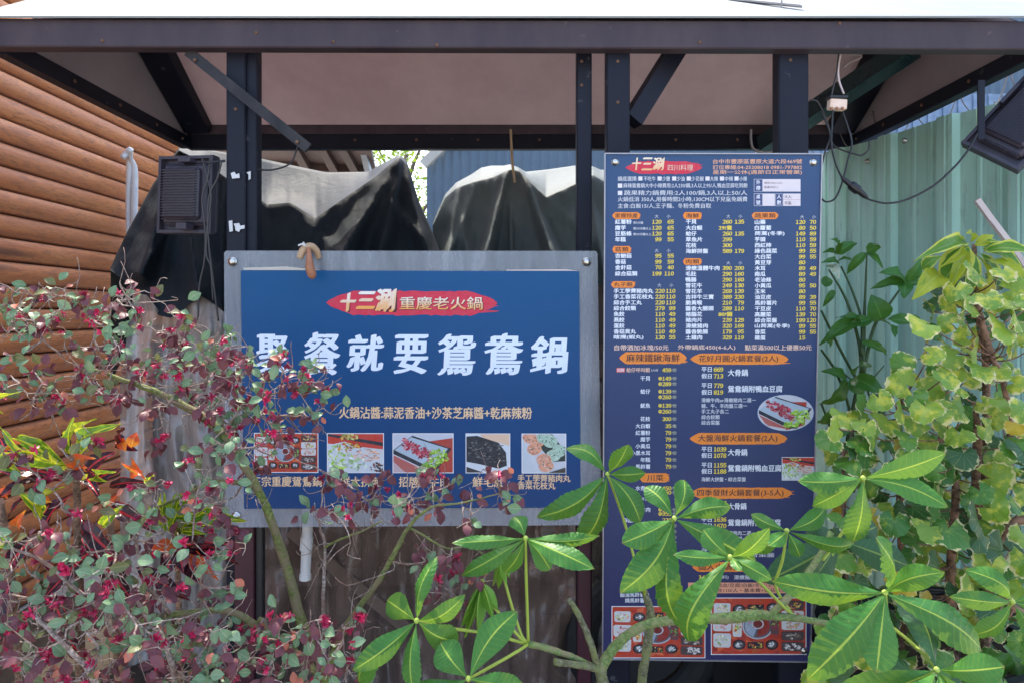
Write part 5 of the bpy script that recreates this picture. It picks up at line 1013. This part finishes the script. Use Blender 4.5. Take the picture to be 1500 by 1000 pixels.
# ------------------------------------------------ arrowhead vine against the green fence
SV = [leafmesh('vine_leaf', M_syn, lambda v: (math.sin(math.pi*v**.62)**.85 if 0 < v < 1 else 0)+.02, .14, .08, .003, 7, .03, 6, 12, seed=k) for k in range(3)]
SVw = leafmesh('vine_leaf', M_synw, lambda v: (math.sin(math.pi*v**.62)**.85 if 0 < v < 1 else 0)+.02, .14, .08, 0, 7, .02, 6, 10)
vn = plant('arrowhead_vine', 'glossy arrowhead vine climbing beside the menu board at the green fence', P(1240, 900, 2.45), 'vine'); vn.location.z = 0
VY = 2.42
for pts, rr in (([(1262, 545), (1258, 500), (1240, 440), (1214, 395)], [.007, .006, .005, .003]), ([(1264, 545), (1266, 470), (1268, 420), (1270, 370)], [.008, .006, .004, .003]), ([(1262, 520), (1262, 470), (1248, 425), (1232, 390)], [.006, .005, .004, .003]), ([(1265, 545), (1280, 480), (1300, 450), (1327, 412)], [.007, .006, .005, .003]), ([(1240, 1500), (1238, 900), (1235, 760), (1243, 640), (1262, 545)], [.010, .010, .009, .009, .009]), ([(1203, 455), (1230, 510), (1255, 555), (1262, 560)], [.004, .005, .005, .005]), ([(1203, 512), (1225, 545), (1245, 600), (1250, 640)], [.004, .005, .005, .005]), ([(1203, 590), (1220, 640), (1228, 700)], [.004, .004, .004]), ([(1272, 560), (1282, 550), (1295, 535)], [.004, .003, .002]), ([(1270, 570), (1276, 585), (1282, 592)], [.004, .003, .002]), ([(1255, 560), (1240, 550), (1232, 540)], [.003, .003, .002]), ([(1258, 600), (1262, 660), (1250, 720)], [.006, .006, .006])):
    MB().tube([P(x, y, VY+.02*i) for i, (x, y) in enumerate(pts)], rr, 7, sub=5).build('stem', M_vine, vn, smooth=True)
for b, t, w in (((1226, 372), (1256, 356), 15), ((1226, 372), (1205, 370), 10), ((1229, 385), (1203, 385), 10), ((1270, 370), (1292, 360), 18), ((1268, 370), (1240, 402), 12), ((1272, 370), (1294, 394), 8), ((1226, 384), (1250, 381), 8), ((1203, 415), (1220, 412), 14), ((1327, 412), (1274, 424), 14), ((1325, 410), (1287, 400), 20), ((1325, 414), (1324, 438), 18), ((1328, 412), (1350, 378), 16), ((1327, 416), (1352, 418), 12), ((1292, 470), (1276, 432), 30), ((1290, 470), (1311, 400+95), 20), ((1300, 468), (1362, 486), 16), ((1276, 468), (1232, 484), 12), ((1275, 468), (1200, 505), 24), ((1210, 490), (1216, 510), 20), ((1240, 553), (1203, 543), 16), ((1240, 556), (1200, 592), 28), ((1244, 556), (1266, 577), 22), ((1250, 553), (1300, 583), 24), ((1252, 548), (1278, 536), 16), ((1350, 478), (1380, 500), 22), ((1203, 620), (1215, 600), 18), ((1262, 480), (1225, 465), 10), ((1262, 500), (1300, 520), 11), ((1245, 620), (1205, 640), 14), ((1246, 640), (1285, 665), 13), ((1240, 690), (1210, 720), 14), ((1240, 700), (1275, 725), 13), ((1222, 425), (1205, 450), 9), ((1222, 372), (1215, 350), 9)):
    place(r.choice(SV), 'leaf', vn, lm(P(*b, VY), P(*t, VY+r.uniform(-.12, .05)), w*1.15*VY/1000, (r.gauss(0, .4), -1, r.uniform(.2, .9))))
place(SVw, 'leaf', vn, lm(P(1213, 388, VY), P(1229, 410, VY-.05), .04, (.1, -1, .2))); place(SVw, 'leaf', vn, lm(P(1280, 362, VY), P(1292, 362, VY-.05), .02, (.1, -1, .4)))
# tall variegated shrub with pointed leaves, top right
dv = plant('variegated_shrub', 'shrub with long yellow-edged pointed leaves at the top right', P(1428, 900, 2.05), 'shrub'); dv.location.z = 0
MB().tube([P(1440, 1500, 2.15), P(1440, 900, 2.1), P(1445, 560, 2.07), P(1436, 480, 2.05), P(1430, 420, 2.05), P(1427, 358, 2.05)], [.012, .012, .011, .010, .009, .006], 8, sub=5).build('stem', M_brown, dv, smooth=True)
DVG = [leafmesh('pointed_leaf', M_var, la, .14, .07, .004, 11, .02, 6, 18, seed=k) for k in range(2)]; DVY = [leafmesh('pointed_leaf', M_vary, la, .14, .07, .004, 11, .02, 6, 18, seed=4)]
for k, b, t, w in (('g', (1418, 360), (1374, 424), 42), ('y', (1378, 402), (1334, 441), 34), ('g', (1415, 357), (1336, 384), 22), ('y', (1415, 354), (1366, 358), 9), ('y', (1412, 358), (1372, 395), 12), ('g', (1420, 362), (1392, 412), 26), ('y', (1422, 355), (1414, 342), 12), ('y', (1428, 360), (1456, 344), 16), ('g', (1435, 360), (1480, 372), 18), ('g', (1438, 364), (1500, 400), 26), ('y', (1440, 380), (1505, 420), 30), ('g', (1425, 368), (1400, 445), 24), ('g', (1434, 370), (1455, 430), 26), ('y', (1430, 372), (1440, 440), 18), ('g', (1440, 368), (1520, 372), 24), ('y', (1418, 366), (1384, 440), 18), ('g', (1350, 395), (1380, 375), 20), ('g', (1445, 400), (1500, 440), 30), ('g', (1438, 358), (1462, 354), 8)):
    place(r.choice(DVG if k == 'g' else DVY), 'leaf', dv, lm(P(*b, 2.03), P(*t, 2.0+r.uniform(-.1, .08)), w*2.03/1000, (r.gauss(0, .4), -1, r.uniform(.3, .9))))

# ------------------------------------------------ round-leaved aralia on the right
def roundleaf(seed, m):
    rr = random.Random(seed); mb = MB(); n = 30; rings = (0, .3, .6, .84, 1)
    vs = [V((0, 0, 0))]; uv = [(.5, 0)]
    for q in rings[1:]:
        for k in range(n+1):
            a = -math.pi/2+.30+(2*math.pi-.60)*k/n; sc = 1+.045*math.cos(k*math.pi)*(q == 1)+.07*math.sin(a*3+seed)*q
            lob = 1-.12*abs(math.sin(a))*(a < 0)
            x = .5*q*sc*math.cos(a)*1.04*lob; y = .5*q*sc*math.sin(a)*.92+.10*q; z = .11*math.sin(a*2+seed)*q*q-.22*q*q*abs(x)+.05*math.sin(a*6+seed)*q**3
            vs.append(V((x, y, z))); uv.append((k/n, q))
    fs = [(0, 1+k, 2+k) for k in range(n)]
    for j in range(3):
        o = 1+j*(n+1)
        fs += [(o+k, o+n+1+k, o+n+2+k, o+k+1) for k in range(n)]
    mb.add(vs, fs, uv); o = mb.build('round_leaf', m, smooth=True); me = o.data; bpy.data.objects.remove(o); return me
RL = [[roundleaf(s*3+i, m) for s in range(3)] for i, m in enumerate(M_ara)]
ar = plant('aralia_shrub', 'bushy shrub with round green leaves edged in cream on the right', P(1400, 900, 1.95), 'shrub'); ar.location.z = .4
stems = []
def astem(pts, rr, m=M_brown):
    mb = MB(); mb.tube([P(*p) for p in pts], rr, 8, sub=5); stems.extend([v.copy() for v in mb.v[::8]])
    for v in mb.v: v += nvec(v*50)*.0025
    mb.build('stem', m, ar, smooth=True)
astem([(1395, 1500, 2.0), (1397, 1000, 2.0), (1392, 850, 1.98), (1398, 760, 1.97), (1400, 690, 1.95), (1392, 640, 1.94)], [.018, .016, .013, .011, .009, .005])
astem([(1435, 1500, 2.0), (1440, 1000, 2.0), (1448, 850, 2.0), (1430, 740, 1.98), (1432, 640, 1.96), (1428, 590, 1.95)], [.018, .016, .014, .013, .011, .006])
astem([(1320, 1500, 2.1), (1322, 900, 2.08), (1318, 750, 2.05), (1318, 640, 2.03), (1316, 590, 2.02)], [.012, .011, .010, .008, .005])
astem([(1375, 700, 2.05), (1378, 620, 2.03), (1375, 570, 2.02)], [.008, .007, .005]); astem([(1462, 760, 1.95), (1480, 640, 1.92), (1470, 560, 1.92), (1452, 520, 1.95)], [.010, .009, .008, .006])
astem([(1448, 830, 1.95), (1475, 770, 1.92), (1510, 760, 1.9)], [.013, .012, .011]); astem([(1455, 530, 2.0), (1440, 480, 2.0), (1428, 430, 2.0)], [.010, .009, .007])
astem([(1240, 850, 2.15), (1236, 740, 2.13), (1235, 660, 2.1)], [.006, .006, .005]); astem([(1500, 900, 1.9), (1470, 880, 1.9), (1440, 870, 1.95)], [.012, .010, .009])
bd = [(395, 1415), (425, 1378), (460, 1352), (500, 1350), (535, 1322), (560, 1312), (590, 1275), (610, 1235), (630, 1212), (665, 1212), (700, 1230), (1000, 1190)]
lv = []; k = 0
for x, y in ((1218, 643), (1240, 610), (1228, 628), (1242, 655), (1268, 620), (1282, 640), (1300, 615), (1330, 640), (1345, 620), (1355, 572), (1325, 535), (1395, 540), (1440, 590), (1390, 665), (1400, 520), (1462, 540), (1480, 680), (1450, 700), (1340, 580), (1360, 640)): lv.append((x, y, 1.84+r.uniform(-.05, .1)))
while len(lv) < 297 and k < 20000:
    k += 1; x = r.uniform(1190, 1515); y = r.uniform(395, 1005)
    if x < interp([(a, b) for a, b in bd], y): continue
    if y > 700 and x < 1330 and r.random() < .55: continue
    Yc = r.choice((r.uniform(1.75, 1.95), r.uniform(1.95, 2.25)))
    if all(math.hypot(x-a, y-b) > (11 if abs(c-Yc) > .1 else 19) for a, b, c in lv): lv.append((x, y, Yc))
pt_ = MB()
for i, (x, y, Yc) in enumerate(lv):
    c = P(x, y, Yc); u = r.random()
    fam = 3 if u < .05 else 2 if (y > 640 and u < .30) or (Yc > 2.0 and u < .35) else 1 if (u < .8 and y < 640) or u < .55 else 0  # brighter leaves on top, dark ones low and behind: light put into leaf colour
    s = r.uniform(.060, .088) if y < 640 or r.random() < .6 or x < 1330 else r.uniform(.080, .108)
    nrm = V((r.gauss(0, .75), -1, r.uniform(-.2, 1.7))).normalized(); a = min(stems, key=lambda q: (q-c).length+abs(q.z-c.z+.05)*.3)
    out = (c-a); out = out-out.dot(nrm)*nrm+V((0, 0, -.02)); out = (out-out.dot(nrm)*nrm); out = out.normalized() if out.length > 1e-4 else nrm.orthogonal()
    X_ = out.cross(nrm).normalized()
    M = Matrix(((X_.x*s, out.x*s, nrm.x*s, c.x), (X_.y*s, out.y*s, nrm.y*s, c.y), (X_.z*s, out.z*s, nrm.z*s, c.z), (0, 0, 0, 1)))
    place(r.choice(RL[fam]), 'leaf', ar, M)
    m_ = (a+c)/2+V((0, 0, -.012)); pt_.tube([a, m_, c+nrm*-.003], [.0026, .002, .0016], 5, sub=3)
pt_.build('leaf_stalks', M_brown, ar, smooth=True)['kind'] = 'stuff'
